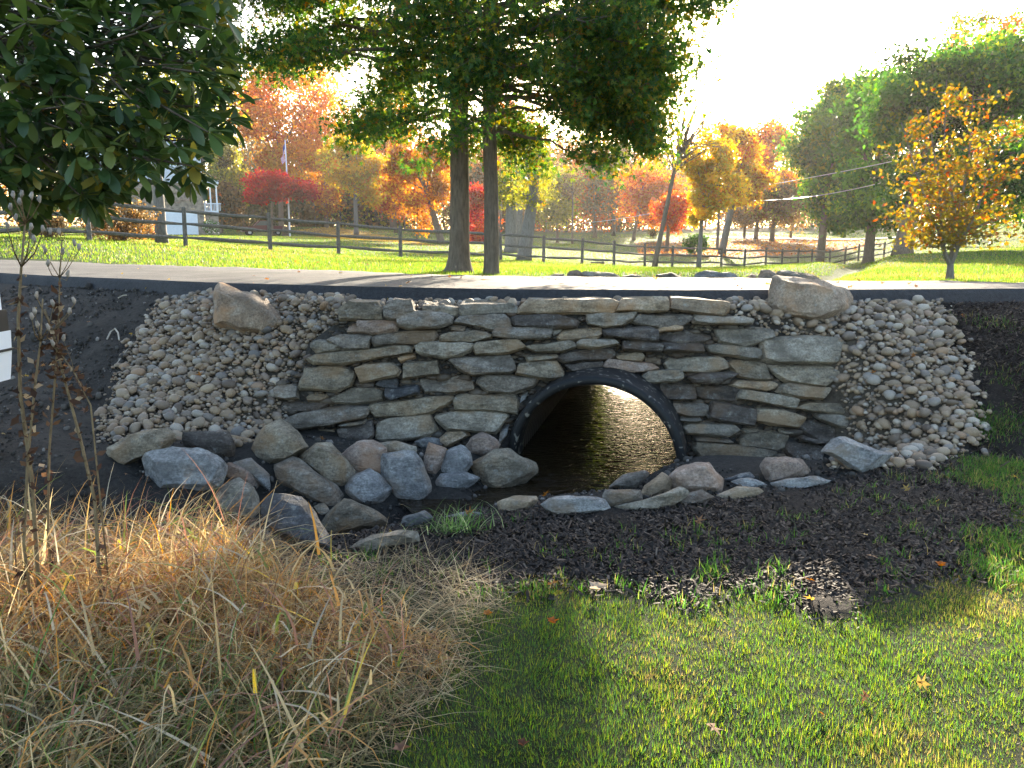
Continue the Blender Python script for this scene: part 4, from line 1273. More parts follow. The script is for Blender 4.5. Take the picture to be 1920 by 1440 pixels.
# orange fallen leaves under the trees on the rise
n = 9000
Yl = R.uniform(50, 110, n)
Xl = Yl * R.uniform(.15, .5, n)
zl = tz(Xl, Yl)
px, py, _ = proj(np.stack([Xl, Yl, zl], -1))
ok = inpoly(px, py, [(1190, 455), (1300, 452), (1420, 440), (1560, 446), (1660, 456), (1600, 470), (1480, 480), (1350, 484), (1200, 480)])
P = np.stack([Xl, Yl, zl + .03], -1)[ok]
V1 = leafcloud(P, R.uniform(.15, .3, len(P)), mixcol([(.36, .15, .05), (.28, .11, .05), (.42, .22, .06)], len(P), R), R, 'kite', .85)
tag(mobj('leaf_litter', np_mesh('leaf_litter', V1[0], V1[1], M_LEAF, V1[2])), kind='stuff')

# ------------------------------------------------------------------ rail fence
def rail_fence(pts, label, hgt, rails, rr, rp, seed, k0=0):
    R = random.Random(seed)
    b0 = at(*pts[len(pts) // 2])
    f = thing('rail_fence', label, 'fence', (b0[0], b0[1], b0[2]))
    bases = []
    for p in pts:
        q = at(*p)
        bases.append(Vector((q[0], q[1], tz1(q[0], q[1]))))
    for q in bases:
        mb = MB()
        h = hgt * R.uniform(.97, 1.06)
        lx, ly = R.uniform(-.03, .03), R.uniform(-.03, .03)
        mb.tube([(0, 0, -.2), (lx * .5, ly * .5, h * .5), (lx, ly, h - .03), (lx, ly, h)], [rp, rp * .97, rp * .92, rp * .6], 6)
        mb.build('post', M_RAIL, f, q - Vector(b0))
    for a, b in zip(bases[:-1], bases[1:]):
        for k in range(rails):
            z0 = hgt * (.22 + .68 * k / (rails - 1)) + R.uniform(-.04, .04)
            z1 = hgt * (.22 + .68 * k / (rails - 1)) + R.uniform(-.04, .04)
            p0, p1 = a + Vector((0, 0, z0)), b + Vector((0, 0, z1))
            mid = (p0 + p1) / 2 + Vector((0, R.uniform(-.03, .03), R.uniform(-.03, .03)))
            mb = MB()
            c = mid.copy()
            mb.tube([p0 - c, (p0 - c) * .6, mid - c + Vector((0, 0, R.uniform(-.02, .01))), (p1 - c) * .6, p1 - c], [rr * .55, rr, rr * 1.1, rr, rr * .55], 6)
            mb.build('rail', M_RAIL, f, c - Vector(b0))
    return f
rail_fence([(-60, 446, 20.2)] + FENCE, 'long weathered split-rail fence winding from left to right behind the oaks', 1.2, 3, .055, .075, 3)
rail_fence([(1657, 483, 61), (1690, 474, 66), (1730, 471, 72), (1765, 470, 78), (1800, 470, 84), (1840, 469, 90), (1880, 468, 96), (1925, 467, 102)], 'distant rail fence along the right lawn, behind the young tree', 1.1, 2, .06, .08, 4)
# loose rail lying on the lawn
q = hit(1120, 495)
mb = MB()
mb.tube([(-.38, 0, .05), (0, .02, .06), (.38, .0, .05)], [.05, .06, .055], 7)
mb.tube([(.3, 0, .05), (.3, 0, .13)], [.05, .04], 6)
o = mb.build('fallen_rail', M_RAIL, None, q)
tag(o, 'short piece of wood lying on the sunny lawn before the fence', 'wood')

# ------------------------------------------------------------------ trees
def leaf_obj(name, P, size, cols, rg, parent, mat=M_LEAF, shape='kite', up=.2):
    V, Fa, cc = leafcloud(P, size, cols, rg, shape, up)
    return mobj(name, np_mesh(name, V, Fa, mat, cc), parent)

def bent(p0, p1, R, sag=0.0, wob=.08, n=5):
    p0, p1 = Vector(p0), Vector(p1)
    L = (p1 - p0).length
    out = []
    for i in range(n + 1):
        f = i / n
        p = p0.lerp(p1, f)
        p.z += sag * L * math.sin(math.pi * f) 
        if 0 < i < n: p += Vector((R.gauss(0, 1), R.gauss(0, 1), R.gauss(0, 1))) * wob * L * .3
        out.append(p)
    return out

def oak(name, label, px, py, Y, rad, H, lo, seed, flare, reach, shift, dr0, extra):
    """pyramidal oak: many thin limbs down a straight trunk, the low ones drooping"""
    R = random.Random(seed)
    g = np.random.default_rng(seed)
    q = at(px, py, Y)
    base = Vector((q[0], q[1], tz1(q[0], q[1])))
    t = thing(name, label, 'tree', base, group='two oaks beside the driveway')
    mb = MB()
    zs = [-.1, 0.0, .10, .25, .5, 1.2, 2.2, 3.5, 5, 7, H]
    rs = [rad * flare * 1.2, rad * flare, rad * (1 + (flare - 1) * .55), rad * (1 + (flare - 1) * .25), rad * 1.08, rad, rad * .95, rad * .85, rad * .7, rad * .45, .03]
    mb.tube([(shift * z * .02 + .012 * math.sin(z * 1.7), .01 * math.cos(z * 2), z) for z in zs], rs, 14)
    LP, LS, LC = [], [], []
    nl = 84
    for i in range(nl + len(extra)):
        f = (i + R.random() * .6) / nl
        h = lo + (H - lo - .4) * f ** 1.12
        az = i * 2.39996 + R.uniform(-.4, .4)
        rr = reach(f, az) * R.uniform(.72, 1.08)
        droop = (dr0 * max(0, 1 - f / .16) + .73 * f) * R.uniform(.8, 1.2)
        umin = .22 if not (f < .3 and math.cos(az) > .1) else .6 if px > 900 else .75
        if i >= nl:
            h, az, rr, droop, umin = extra[i - nl]
            f = .3
        p0 = Vector((shift * h * .02, 0, h))
        p1 = p0 + Vector((math.cos(az) * rr, math.sin(az) * rr, rr * droop * .75))
        pts = bent(p0, p1, R, .10, .06, 6)
        r0 = max(.014, min(rad * .32, .012 + .016 * rr))
        mb.tube(pts, [r0 * (1 - .85 * k / 6) for k in range(7)], 5, False)
        tone = R.random()
        for k in range(int((5 + rr * 6.5) * (1.15 if f < .14 else 1.35 if px > 900 and f < .5 and math.cos(az) > .2 else 1))):
            u = R.uniform(umin, 1.0) ** .75
            s = pts[min(5, int(u * 6))].lerp(pts[min(6, int(u * 6) + 1)], u * 6 % 1)
            ta = az + R.choice((-1, 1)) * R.uniform(.3, 1.3)
            tl = R.uniform(.35, .95) * (1.1 - .4 * u)
            e = s + Vector((math.cos(ta) * tl, math.sin(ta) * tl, R.uniform(-.6, .45) * tl))
            if k % 2 == 0: mb.tube([s, s.lerp(e, .5) + Vector((0, 0, .03)), e], [.009, .006, .003], 3, False)
            m = int((52 * tl + 10) * (.78 if i < nl else 1))
            fr = g.uniform(.15, 1.05, m)[:, None]
            LP.append(np.array(s)[None] * (1 - fr) + np.array(e)[None] * fr + g.normal(0, .12, (m, 3)))
            LS.append(g.uniform(.075, .13, m))
            outer = u * .5 + .5 * (tone > .6)
            w_ = np.array([.34, .32, .22 + .1 * outer, .07 + .08 * outer, .008 + .015 * outer])
            LC.append(mixcol([(.034, .080, .020), (.062, .125, .024), (.125, .165, .026), (.22, .18, .028), (.24, .11, .02)], m, g, w_ / w_.sum()))
    mb.build('trunk', M_BARK, t, smooth_=True)
    P = np.concatenate(LP)
    leaf_obj('crown', P, np.concatenate(LS), np.concatenate(LC), g, t, M_LEAF, 'lobed', .25)
    return len(P)
def reach_a(f, az):
    r = 3.6 * (1 - f) ** .75 + .35
    c = math.cos(az)
    return r * (1.0 if c < 0 else .62) * (.82 if f < .10 and c < 0 else 1)
def reach_b(f, az):
    r = 3.05 * (1 - f) ** .8 + .3
    c = math.cos(az)
    if f < .13: return 2.15 if c > -.2 else 1.7
    return r * (1.0 + .14 * (f < .55) if c > -.2 else .55)
Rx = random.Random(9)
EXL = [(2.5 + .25 * (k % 4), Rx.uniform(0, 6.28), Rx.uniform(1.3, 2.2), -.25, .4) for k in range(9)]
EXA = EXL[:5] + [(3.3 + 3.4 * k / 17, math.pi + Rx.uniform(-.85, .85), Rx.uniform(3.0, 3.9), -.10 + .25 * k / 17, .35) for k in range(18)]
EXB = EXL[5:] + [(2.7 + .5 * k / 6, Rx.uniform(-.6, .6), Rx.uniform(2.1, 2.75), -.38 + .1 * k / 6, .6) for k in range(10)] + \
      [(3.3 + 2.9 * k / 19, Rx.uniform(-.85, .85), Rx.uniform(2.7, 3.35) - .2 * k / 19, -.12 + .3 * k / 19, .35) for k in range(20)]
print('oak leaves', oak('oak_tree', 'thicker oak with a wide flared trunk beside the driveway, left of its slimmer neighbour', 860, 512, 13.2, .16, 9.5, 3.0, 31, 1.75, reach_a, 1, -.12, EXA),
      oak('oak_tree', 'slimmer oak with a straight reddish trunk, right of the flared oak', 921, 516, 12.7, .115, 9.0, 2.2, 32, 1.25, reach_b, -.2, -.40, EXB))

def bg_tree(name, label, px, py, Y, boxes, pal, nleaf, size, seed, trad=.2, bark=M_BARK, nclump=60, limbs=9, wts=None, lean=0.0, spread=.5, group=None, fork=.35, crown='crown', mat=M_LEAF, up=.2, shape='kite', shell=.55, clumpvar=.25):
    """tree standing at a surveyed spot; crown boxes are its measured extents"""
    g = np.random.default_rng(seed)
    R = random.Random(seed)
    q = at(px, py, Y)
    base = Vector((q[0], q[1], tz1(q[0], q[1])))
    t = thing(name, label, 'tree', base, group=group)
    b = np.array(base)
    cl, ext = [], []
    tot = sum((x1 - x0) * (y1 - y0) for x0, y0, x1, y1 in boxes)
    for x0, y0, x1, y1 in boxes:
        c = at((x0 + x1) / 2, (y0 + y1) / 2, Y) - b
        rx, rz = (x1 - x0) / 2 * Y / F, (y1 - y0) / 2 * Y / F
        m = max(4, int(nclump * (x1 - x0) * (y1 - y0) / tot))
        d = g.normal(0, 1, (m, 3))
        d /= np.linalg.norm(d, axis=1)[:, None]
        rr = (shell + (1 - shell) * g.uniform(0, 1, m)) ** 1.0 * g.uniform(.35, 1, m) ** .45
        p = c + d * rr[:, None] * np.array([rx, min(rx, rz * 1.3), rz])
        cl.append(p)
        ext.append(np.full(m, (rx * rz) ** .5))
    cl, ext = np.concatenate(cl), np.concatenate(ext)
    m = len(cl)
    ztop = cl[:, 2].max()
    zlow = max(.4, np.percentile(cl[:, 2], 8))
    fz = max(.5, zlow * .75 + (ztop - zlow) * fork * .4)
    mb = MB()
    cx = cl[:, 0].mean() * .6
    top = Vector((cx + lean, cl[:, 1].mean() * .3, zlow + (ztop - zlow) * .75))
    tp = [Vector((0, 0, -.1)), Vector((lean * .08, 0, fz * .12)), Vector((lean * .3 + cx * .12, 0, fz * .5)), Vector((lean * .55 + cx * .3, 0, fz)), top.lerp(Vector((lean * .55 + cx * .3, 0, fz)), .45), top]
    mb.tube(tp, [trad * 1.45, trad * 1.12, trad, trad * .85, trad * .5, trad * .12], 8)
    for k in range(limbs):
        e = Vector(cl[R.randrange(m)])
        f = R.uniform(.0, .8)
        s = tp[3].lerp(top, f * .7)
        if e.z < s.z - .3 * (ztop - zlow): s = tp[3]
        pts = bent(s, e, R, .06, .07, 4)
        r0 = trad * R.uniform(.28, .45)
        mb.tube(pts, [r0 * (1 - .2 * j) for j in range(5)], 5, False)
        for _ in range(3):
            u = R.randrange(1, 4)
            s2 = pts[u]
            e2 = s2 + (e - s).normalized() * (e - s).length * .35 + Vector((R.gauss(0, 1), R.gauss(0, 1), R.gauss(.3, .8))) * (e - s).length * .18
            mb.tube(bent(s2, e2, R, .03, .08, 2), [r0 * .4, r0 * .28, r0 * .1], 4, False)
    mb.build('trunk', bark, t, smooth_=True)
    if nleaf:
        nleaf = int(nleaf * 1.9)
        ci = g.integers(0, m, nleaf)
        P = cl[ci] + np.clip(g.normal(0, 1, (nleaf, 3)), -2.4, 2.4) * (ext[ci] * spread * .55)[:, None] * np.array([1, 1, .7])
        tone = (1 + g.normal(0, clumpvar, m))[ci][:, None]
        pk = np.array(pal, float)
        nk = len(pk)
        ck = np.clip((g.integers(0, nk, m)[ci] * .6 + g.uniform(0, nk, nleaf) * .4), 0, nk - 1).astype(int) if wts is None else np.where(g.uniform(0, 1, nleaf) < .5, g.choice(nk, m, p=wts)[ci], g.choice(nk, nleaf, p=wts))
        cc = np.clip(pk[ck] * tone * (1 + g.normal(0, .15, (nleaf, 1))), .004, 1)
        leaf_obj(crown, P, g.uniform(.7, 1.3, nleaf) * size, cc, g, t, mat, shape, up)
    return t

OR = [(.40, .16, .02), (.46, .23, .025), (.34, .09, .02), (.48, .30, .04)]
RO = [(.42, .11, .03), (.36, .07, .03), (.46, .18, .03)]
RD = [(.42, .03, .03), (.34, .02, .03), (.46, .06, .03)]
YE = [(.46, .33, .04), (.42, .26, .03), (.36, .32, .05), (.44, .18, .03)]
YG = [(.20, .20, .035), (.26, .24, .04), (.13, .15, .03), (.36, .26, .04)]
GR = [(.034, .088, .016), (.058, .13, .02), (.10, .17, .024), (.18, .21, .026)]
BR = [(.12, .075, .035), (.16, .10, .04), (.09, .065, .03), (.20, .10, .035)]
DG = [(.03, .042, .02), (.045, .05, .022), (.07, .06, .025), (.10, .07, .03)]
# left side
bg_tree('maple_tree', 'tall orange maple standing behind the flagpole', 528, 426, 112, [(430, 110, 640, 270), (470, 240, 640, 370), (420, 180, 500, 280)], OR, 9000, .50, 101, .35, nclump=75, limbs=14, spread=.32, wts=[.4, .3, .15, .15])
bg_tree('dogwood_tree', 'low spreading bright red tree beside the flagpole', 510, 430, 86, [(462, 312, 560, 375), (500, 330, 600, 385), (450, 345, 520, 385)], RD, 6500, .30, 102, .13, nclump=50, limbs=10, spread=.32, up=.5)
bg_tree('yellowing_tree', 'yellow-green tree between the house and the red tree', 430, 425, 118, [(385, 255, 450, 330), (395, 310, 470, 400)], YG, 4500, .50, 103, .25, nclump=40, spread=.4)
bg_tree('brown_tree', 'rusty brown leaved tree just right of the white porch', 415, 428, 100, [(390, 340, 450, 425)], BR + RO[:1], 2600, .45, 104, .2, nclump=26, spread=.45)
bg_tree('bare_tree', 'slim dark bare tree left of the orange maple', 458, 425, 125, [(435, 225, 490, 330)], BR, 350, .4, 105, .2, nclump=22, limbs=16, spread=.4)
bg_tree('yellow_orange_tree', 'yellow and orange tree with a pale trunk left of the flared oak', 668, 432, 95, [(600, 250, 700, 350), (640, 270, 720, 390)], YE, 5600, .42, 106, .26, M_BARKG, nclump=50, spread=.36)
bg_tree('forked_maple', 'orange maple with a dark forked trunk, just left of the flared oak', 828, 465, 62, [(700, 255, 800, 340), (715, 300, 850, 400), (770, 260, 860, 340)], OR + RO[:1], 7500, .27, 107, .26, nclump=70, limbs=16, spread=.30, lean=-1.0)
bg_tree('red_maple', 'small scarlet maple seen between the two oak trunks', 892, 460, 74, [(868, 330, 925, 470)], RD + RO, 4200, .26, 108, .1, nclump=34, limbs=8, spread=.36)
bg_tree('orange_tree', 'orange leaved tree deep behind the forked maple', 742, 440, 105, [(690, 300, 780, 410)], RO + OR, 3600, .42, 109, .22, nclump=36, spread=.36)
bg_tree('orange_sapling', 'slender orange sapling in front of the forked maple', 782, 458, 70, [(760, 330, 812, 440)], OR, 1500, .24, 110, .08, nclump=18, limbs=8, spread=.4)
bg_tree('orange_tree', 'tall burnt orange tree between the flagpole maple and the yellow tree', 612, 428, 122, [(555, 190, 690, 330), (570, 300, 660, 400)], OR, 5200, .48, 140, .28, nclump=60, limbs=12, spread=.36)
bg_tree('orange_tree', 'tall amber tree rising above the forked maple', 735, 436, 128, [(660, 170, 800, 300), (690, 270, 790, 380)], OR + YE[:1], 5200, .5, 141, .3, nclump=60, limbs=12, spread=.36)
bg_tree('orange_tree', 'rust orange tree showing just behind the slim oak on its right', 935, 440, 130, [(880, 190, 1010, 330)], RO + OR[:2], 4200, .5, 142, .28, nclump=50, limbs=12, spread=.36)
# centre valley
bg_tree('grey_tree', 'large grey half-bare tree right of the slim oak, just at the fence', 982, 489, 37, [(950, 300, 1050, 400), (960, 230, 1040, 320)], YG + OR[:1], 1500, .13, 111, .30, M_BARKG, nclump=50, limbs=18, spread=.35, lean=.5)
bg_tree('grey_tree', 'thick grey trunk just left of the half-bare tree, beyond the fence', 958, 470, 52, [(920, 300, 990, 400)], YG, 1500, .2, 112, .38, M_BARKG, nclump=30, limbs=8, spread=.4)
bg_tree('grey_tree', 'dim grey trunk between the thick trunk and the half-bare tree', 972, 466, 60, [(935, 250, 1010, 360)], YG, 1200, .2, 113, .30, M_BARKG, nclump=26, limbs=8, spread=.4)
bg_tree('yellowing_tree', 'hazy yellowish tree in the valley behind the fence', 1045, 455, 100, [(1000, 300, 1085, 430)], YG, 3200, .42, 114, .16, nclump=40, spread=.4)
bg_tree('thin_tree', 'thin dark straight tree in the middle of the hazy valley', 1073, 455, 95, [(1055, 300, 1095, 380)], BR, 400, .3, 115, .11, nclump=16, limbs=8, spread=.4)
bg_tree('rusty_tree', 'rusty brown tree in the haze left of the sunny rise', 1115, 455, 112, [(1080, 270, 1150, 420)], BR + RO, 3600, .45, 116, .25, nclump=40, spread=.38)
bg_tree('rusty_tree', 'tall dull brown tree in the haze, right of the rusty one', 1150, 454, 118, [(1120, 250, 1185, 420)], BR, 3200, .45, 117, .25, nclump=36, spread=.4)
bg_tree('orange_tree', 'glowing orange tree in the haze behind the leaning tree', 1188, 458, 95, [(1160, 300, 1270, 420), (1180, 330, 1290, 430)], RO + OR, 5600, .38, 118, .2, nclump=60, spread=.36, limbs=14)
bg_tree('leaning_tree', 'thin leaning tree with bare upper branches at the fence', 1227, 500, 42.2, [(1205, 150, 1330, 330), (1290, 190, 1400, 300)], YE, 500, .15, 119, .12, nclump=60, limbs=44, spread=.4, lean=1.0, fork=.3)
bg_tree('yellow_tree', 'golden yellow tree just right of the leaning tree', 1310, 501, 45.2, [(1270, 250, 1380, 350), (1290, 300, 1400, 400), (1280, 360, 1340, 425)], YE, 6500, .20, 120, .12, M_BARKG, nclump=70, spread=.32, limbs=14)
bg_tree('red_shrub_tree', 'low red leaved tree under the golden yellow tree', 1250, 474, 66, [(1225, 360, 1300, 440)], RO + RD[:1], 3000, .25, 121, .16, nclump=30, spread=.38)
bg_tree('pale_trunk_tree', 'orange tree with a pale curved trunk behind the fence', 1353, 474, 62, [(1330, 225, 1430, 330), (1350, 290, 1450, 390)], OR + YE, 5600, .27, 122, .26, M_BARKG, nclump=60, spread=.34, lean=.8)
bg_tree('orange_tree', 'tall faded orange tree left of the green maples', 1417, 452, 92, [(1390, 220, 1500, 330), (1400, 300, 1500, 400)], OR + BR[:1], 6000, .36, 123, .22, nclump=60, spread=.36)
bg_tree('brown_green_tree', 'dull brown-green tree by the far road', 1447, 455, 88, [(1405, 330, 1520, 430)], BR + YG[:2], 4200, .32, 124, .25, nclump=44, spread=.38)
bg_tree('small_tree', 'small brownish tree on the leaf strewn rise', 1395, 452, 95, [(1365, 370, 1430, 430)], BR + OR[:1], 1800, .32, 125, .16, nclump=24, spread=.4)
bg_tree('bare_tree', 'small bare tree beside the far road, near the green maples', 1482, 452, 96, [(1465, 390, 1510, 440)], BR, 250, .3, 126, .14, nclump=14, limbs=8, spread=.4)
# right side
bg_tree('maple_tree', 'left lower green maple with sunlit edge leaves', 1538, 482, 58, [(1480, 190, 1640, 330), (1500, 300, 1640, 440), (1530, 150, 1640, 260)], GR, 13000, .34, 127, .28, nclump=130, limbs=14, spread=.36, wts=[.3, .3, .24, .16], clumpvar=.35)
bg_tree('maple_tree', 'green maple with its trunk in the middle of the right group', 1629, 478, 50, [(1560, 130, 1720, 300), (1570, 280, 1720, 450)], GR, 11000, .31, 128, .30, nclump=100, limbs=12, spread=.36, wts=[.5, .3, .15, .05], clumpvar=.4, shell=.4)
bg_tree('maple_tree', 'largest green maple with orange leaves at its top and a thick trunk', 1692, 482, 38, [(1610, 110, 1790, 300), (1680, 60, 1990, 260), (1650, 250, 1980, 420)], GR, 22000, .235, 129, .42, nclump=190, limbs=18, spread=.33, wts=[.5, .3, .15, .05], clumpvar=.4, shell=.4)
bg_tree('maple_tree', 'orange topped maple rising behind the largest green maple', 1800, 470, 60, [(1740, 30, 1920, 130), (1860, 60, 2060, 300)], OR + GR[1:3], 7500, .27, 130, .3, nclump=70, spread=.3)
bg_tree('maple_tree', 'dark green maple at the right edge behind the young tree', 1990, 475, 46, [(1860, 180, 2150, 430)], GR, 9000, .25, 131, .4, nclump=80, spread=.3, wts=[.5, .3, .15, .05], clumpvar=.4, shell=.4)
bg_tree('fence_tree', 'grey trunk at the rail fence below the magnolia', 303, 450, 26.5, [(180, 90, 420, 250)], YG, 2500, .14, 133, .17, M_BARKG, nclump=40, limbs=10, spread=.4)

# dense woods closing the view
def woods(name, spec, seed):
    g = np.random.default_rng(seed)
    LP, LS, LC = [], [], []
    mb = MB()
    R = random.Random(seed)
    for (x0, x1, ytop, ybot, Y0, Y1, pal, ntree, nl, sz) in spec:
        for i in range(ntree):
            px = x0 + (x1 - x0) * (i + R.random()) / ntree
            Y = R.uniform(Y0, Y1)
            pb = at(px, ybot, Y)
            zb = tz1(pb[0], Y)
            zt = at(px, ytop + R.uniform(-25, 30), Y)[2]
            r = R.uniform(.12, .3)
            mb.tube([(pb[0], Y, zb - .3), (pb[0] + R.uniform(-.4, .4), Y, (zb + zt) / 2), (pb[0] + R.uniform(-1, 1), Y, zt)], [r, r * .8, r * .2], 5)
            for _ in range(5):
                h = R.uniform(.35, .9)
                z = zb + (zt - zb) * h
                L = (zt - zb) * .22
                a = R.uniform(0, 6.28)
                mb.tube([(pb[0], Y, z), (pb[0] + math.cos(a) * L * .6, Y + math.sin(a) * L * .6, z + L * .5), (pb[0] + math.cos(a) * L, Y + math.sin(a) * L, z + L)], [r * .35, r * .22, r * .08], 4, False)
            k = int(nl * 1.25 * R.uniform(.5, 1.3))
            u = g.uniform(0, 1, k)
            cw = (zt - zb) * .22
            cl = g.normal(0, 1, (12, 3)) * np.array([cw, cw, (zt - zb) * .2]) + np.array([pb[0], Y, zb + (zt - zb) * .62])
            P = cl[g.integers(0, 12, k)] + g.normal(0, cw * .3, (k, 3))
            low = g.uniform(0, 1, k) < .18
            P[low, 2] = zb + g.uniform(0, (zt - zb) * .35, int(low.sum()))
            P[:, 2] = np.maximum(P[:, 2], zb + .1)
            LP.append(P)
            LS.append(g.uniform(.7, 1.3, k) * sz)
            LC.append(mixcol([pal[R.randrange(len(pal))]] * 2 + [pal[R.randrange(len(pal))]], k, g))
    root = thing(name, 'hazy mass of mixed autumn woods closing the view behind the lawns', 'woods')
    root['kind'] = 'stuff'
    o = mb.build('woods_trunks', M_BARKG, root, smooth_=True)
    o['kind'] = 'stuff'
    o = leaf_obj('woods_foliage', np.concatenate(LP), np.concatenate(LS), np.concatenate(LC), g, root)
    o['kind'] = 'stuff'
woods('distant_woods', [
    (-250, 480, 190, 430, 130, 170, DG + BR + OR[:1], 20, 1100, .75),
    (430, 760, 300, 430, 125, 175, DG + DG + BR[:2] + YG[:1], 24, 1300, .75),
    (640, 1000, 290, 440, 130, 190, DG + BR + OR[:1] + YG[:1], 24, 1100, .75),
    (930, 1230, 270, 452, 135, 200, BR + RO[:1] + YG[:1] + DG[:1], 26, 900, .75),
    (1180, 1560, 300, 438, 170, 230, BR + DG + OR[:2], 22, 900, .8),
    (1500, 2300, 240, 430, 150, 220, GR[:2] + DG + OR[:1], 26, 900, .9)], 77)

# ------------------------------------------------------------------ shrubs behind the fence
def shrub(name, label, px, py, Y, box, pal, n, size, seed, cat='shrub'):
    g = np.random.default_rng(seed)
    R = random.Random(seed)
    q = at(px, py, Y)
    base = Vector((q[0], q[1], tz1(q[0], q[1])))
    t = thing(name, label, cat, base)
    x0, y0, x1, y1 = box
    rx, h = (x1 - x0) / 2 * Y / F, (y1 - y0) * Y / F
    cl = g.normal(0, 1, (30, 3))
    cl /= np.linalg.norm(cl, axis=1)[:, None]
    cl = cl * np.array([rx, rx * .8, h * .5]) * g.uniform(.5, 1, (30, 1)) + np.array([0, 0, h * .5])
    cl[:, 2] = np.maximum(cl[:, 2], .15)
    P = cl[g.integers(0, 30, n)] + g.normal(0, rx * .13, (n, 3))
    P[:, 2] = np.maximum(P[:, 2], .03)
    mb = MB()
    for k in range(9):
        e = Vector(cl[k])
        mb.tube([(R.uniform(-.1, .1), R.uniform(-.1, .1), -.05), e * .5 + Vector((0, 0, .1)), e], [.03, .02, .008], 4, False)
    mb.build('stems', M_BARK, t)
    leaf_obj('foliage', P, g.uniform(.7, 1.3, n) * size, mixcol(pal, n, g), g, t)
shrub('evergreen_shrub', 'dark rounded evergreen shrub below the golden yellow tree', 1303, 468, 60, (1281, 432, 1328, 469), GR[:2], 2600, .16, 201)
shrub('round_shrub', 'small dark rounded bush on the sunlit rise by the leaning tree', 1223, 450, 100, (1215, 435, 1232, 450), DG, 700, .2, 202)
shrub('dry_shrub', 'dry brown brush behind the left rail fence', 230, 448, 25, (170, 385, 300, 452), BR + [(.26, .19, .1)], 3800, .09, 203)
shrub('dry_shrub', 'low rusty brush between the grey fence tree and the garage door', 262, 446, 34, (240, 410, 330, 448), BR + RO[:1], 2600, .10, 204)
shrub('dry_shrub', 'tall dead grass clump behind the fence at the far left', 90, 446, 23, (60, 395, 150, 448), [(.26, .19, .1), (.2, .14, .07)], 2400, .09, 205)
shrub('foundation_shrub', 'small white flowering bush under the porch railing', 395, 437, 70, (378, 410, 412, 438), GR[:2] + [(.6, .6, .55)], 900, .16, 206)

# ------------------------------------------------------------------ young tree on the right lawn
g = np.random.default_rng(300)
R_ = random.Random(300)
q = at(1781, 526, 12.2)
base = Vector((q[0], q[1], tz1(q[0], q[1])))
yt = thing('young_tree', 'young amber leaved tree with a slim forked trunk on the right lawn', 'tree', base)
mb = MB()
def yp(px, py, dy=0.0):
    return Vector(at(px, py, 12.2 + dy)) - base
fk = yp(1782, 495)
mb.tube([(0, 0, -.05), (0, 0, .03), fk * .6, fk], [.085, .07, .055, .05], 8)
P, S, Cc = [], [], []
stems = [[(1782, 495), (1792, 470), (1797, 430), (1788, 380), (1770, 280), (1775, 150)], [(1781, 497), (1772, 478), (1768, 450), (1745, 400), (1720, 330), (1690, 230)],
         [(1783, 496), (1800, 455), (1830, 400), (1862, 300), (1900, 215)], [(1783, 490), (1790, 420), (1815, 320), (1825, 170)], [(1780, 492), (1766, 460), (1762, 350), (1738, 200)]]
for si, s in enumerate(stems):
    pts = [yp(x, y, R_.uniform(-.5, .5) * (k / len(s))) for k, (x, y) in enumerate(s)]
    mb.tube(pts, [.036 * (1 - .85 * k / (len(pts) - 1)) for k in range(len(pts))], 6, False)
    for k in range(36):
        f = R_.uniform(.22, .97)
        u = f * (len(pts) - 1)
        a = pts[int(u)].lerp(pts[min(len(pts) - 1, int(u) + 1)], u % 1)
        az = R_.uniform(0, 6.28)
        L = R_.uniform(.45, 1.25) * (1.15 - f * .75)
        e = a + Vector((math.cos(az) * L, math.sin(az) * L, L * R_.uniform(.0, .55)))
        mb.tube([a, a.lerp(e, .5) + Vector((0, 0, -.02)), e], [.008, .006, .003], 3, False)
        m = int(33 * L + 6)
        fr = g.uniform(.15, 1.05, m)[:, None]
        P.append(np.array(a)[None] * (1 - fr) + np.array(e)[None] * fr + g.normal(0, .045, (m, 3)))
        tip = np.clip(f * 1.0 + .1, 0, 1)
        w_ = np.array([.34 - .1 * tip, .36, .18, .07 + .10 * tip, .03 + .04 * tip]); w_ /= w_.sum()
        Cc.append(mixcol([(.11, .105, .02), (.19, .14, .025), (.12, .08, .02), (.22, .10, .02), (.22, .06, .025)], m, g, w_))
mb.build('trunk', M_BARKG, yt, smooth_=True)
P, Cc = np.concatenate(P), np.concatenate(Cc)
# drop leaves outside the low skirt
S = g.uniform(.05, .095, len(P))
near_i = g.permutation(len(P))
lv = [np_mesh('leaf', *(lambda r: (r[0], r[1]))(leafcloud(np.zeros((1, 3)), np.array([.078]), np.array([c]), np.random.default_rng(k), 'kite', .3)), M_LEAF, np.array([c])) for k, c in enumerate([(.19, .14, .025), (.24, .10, .02), (.11, .105, .02), (.13, .08, .02), (.22, .06, .025)])]
for k in near_i[:300]:
    o = mobj('leaf', lv[k % 5], yt, P[k])
    o.rotation_euler = (R_.uniform(0, 6), R_.uniform(0, 6), R_.uniform(0, 6))
r = near_i[300:]
o = leaf_obj('crown', P[r], S[r], Cc[r], g, yt)
o['kind'] = 'stuff'

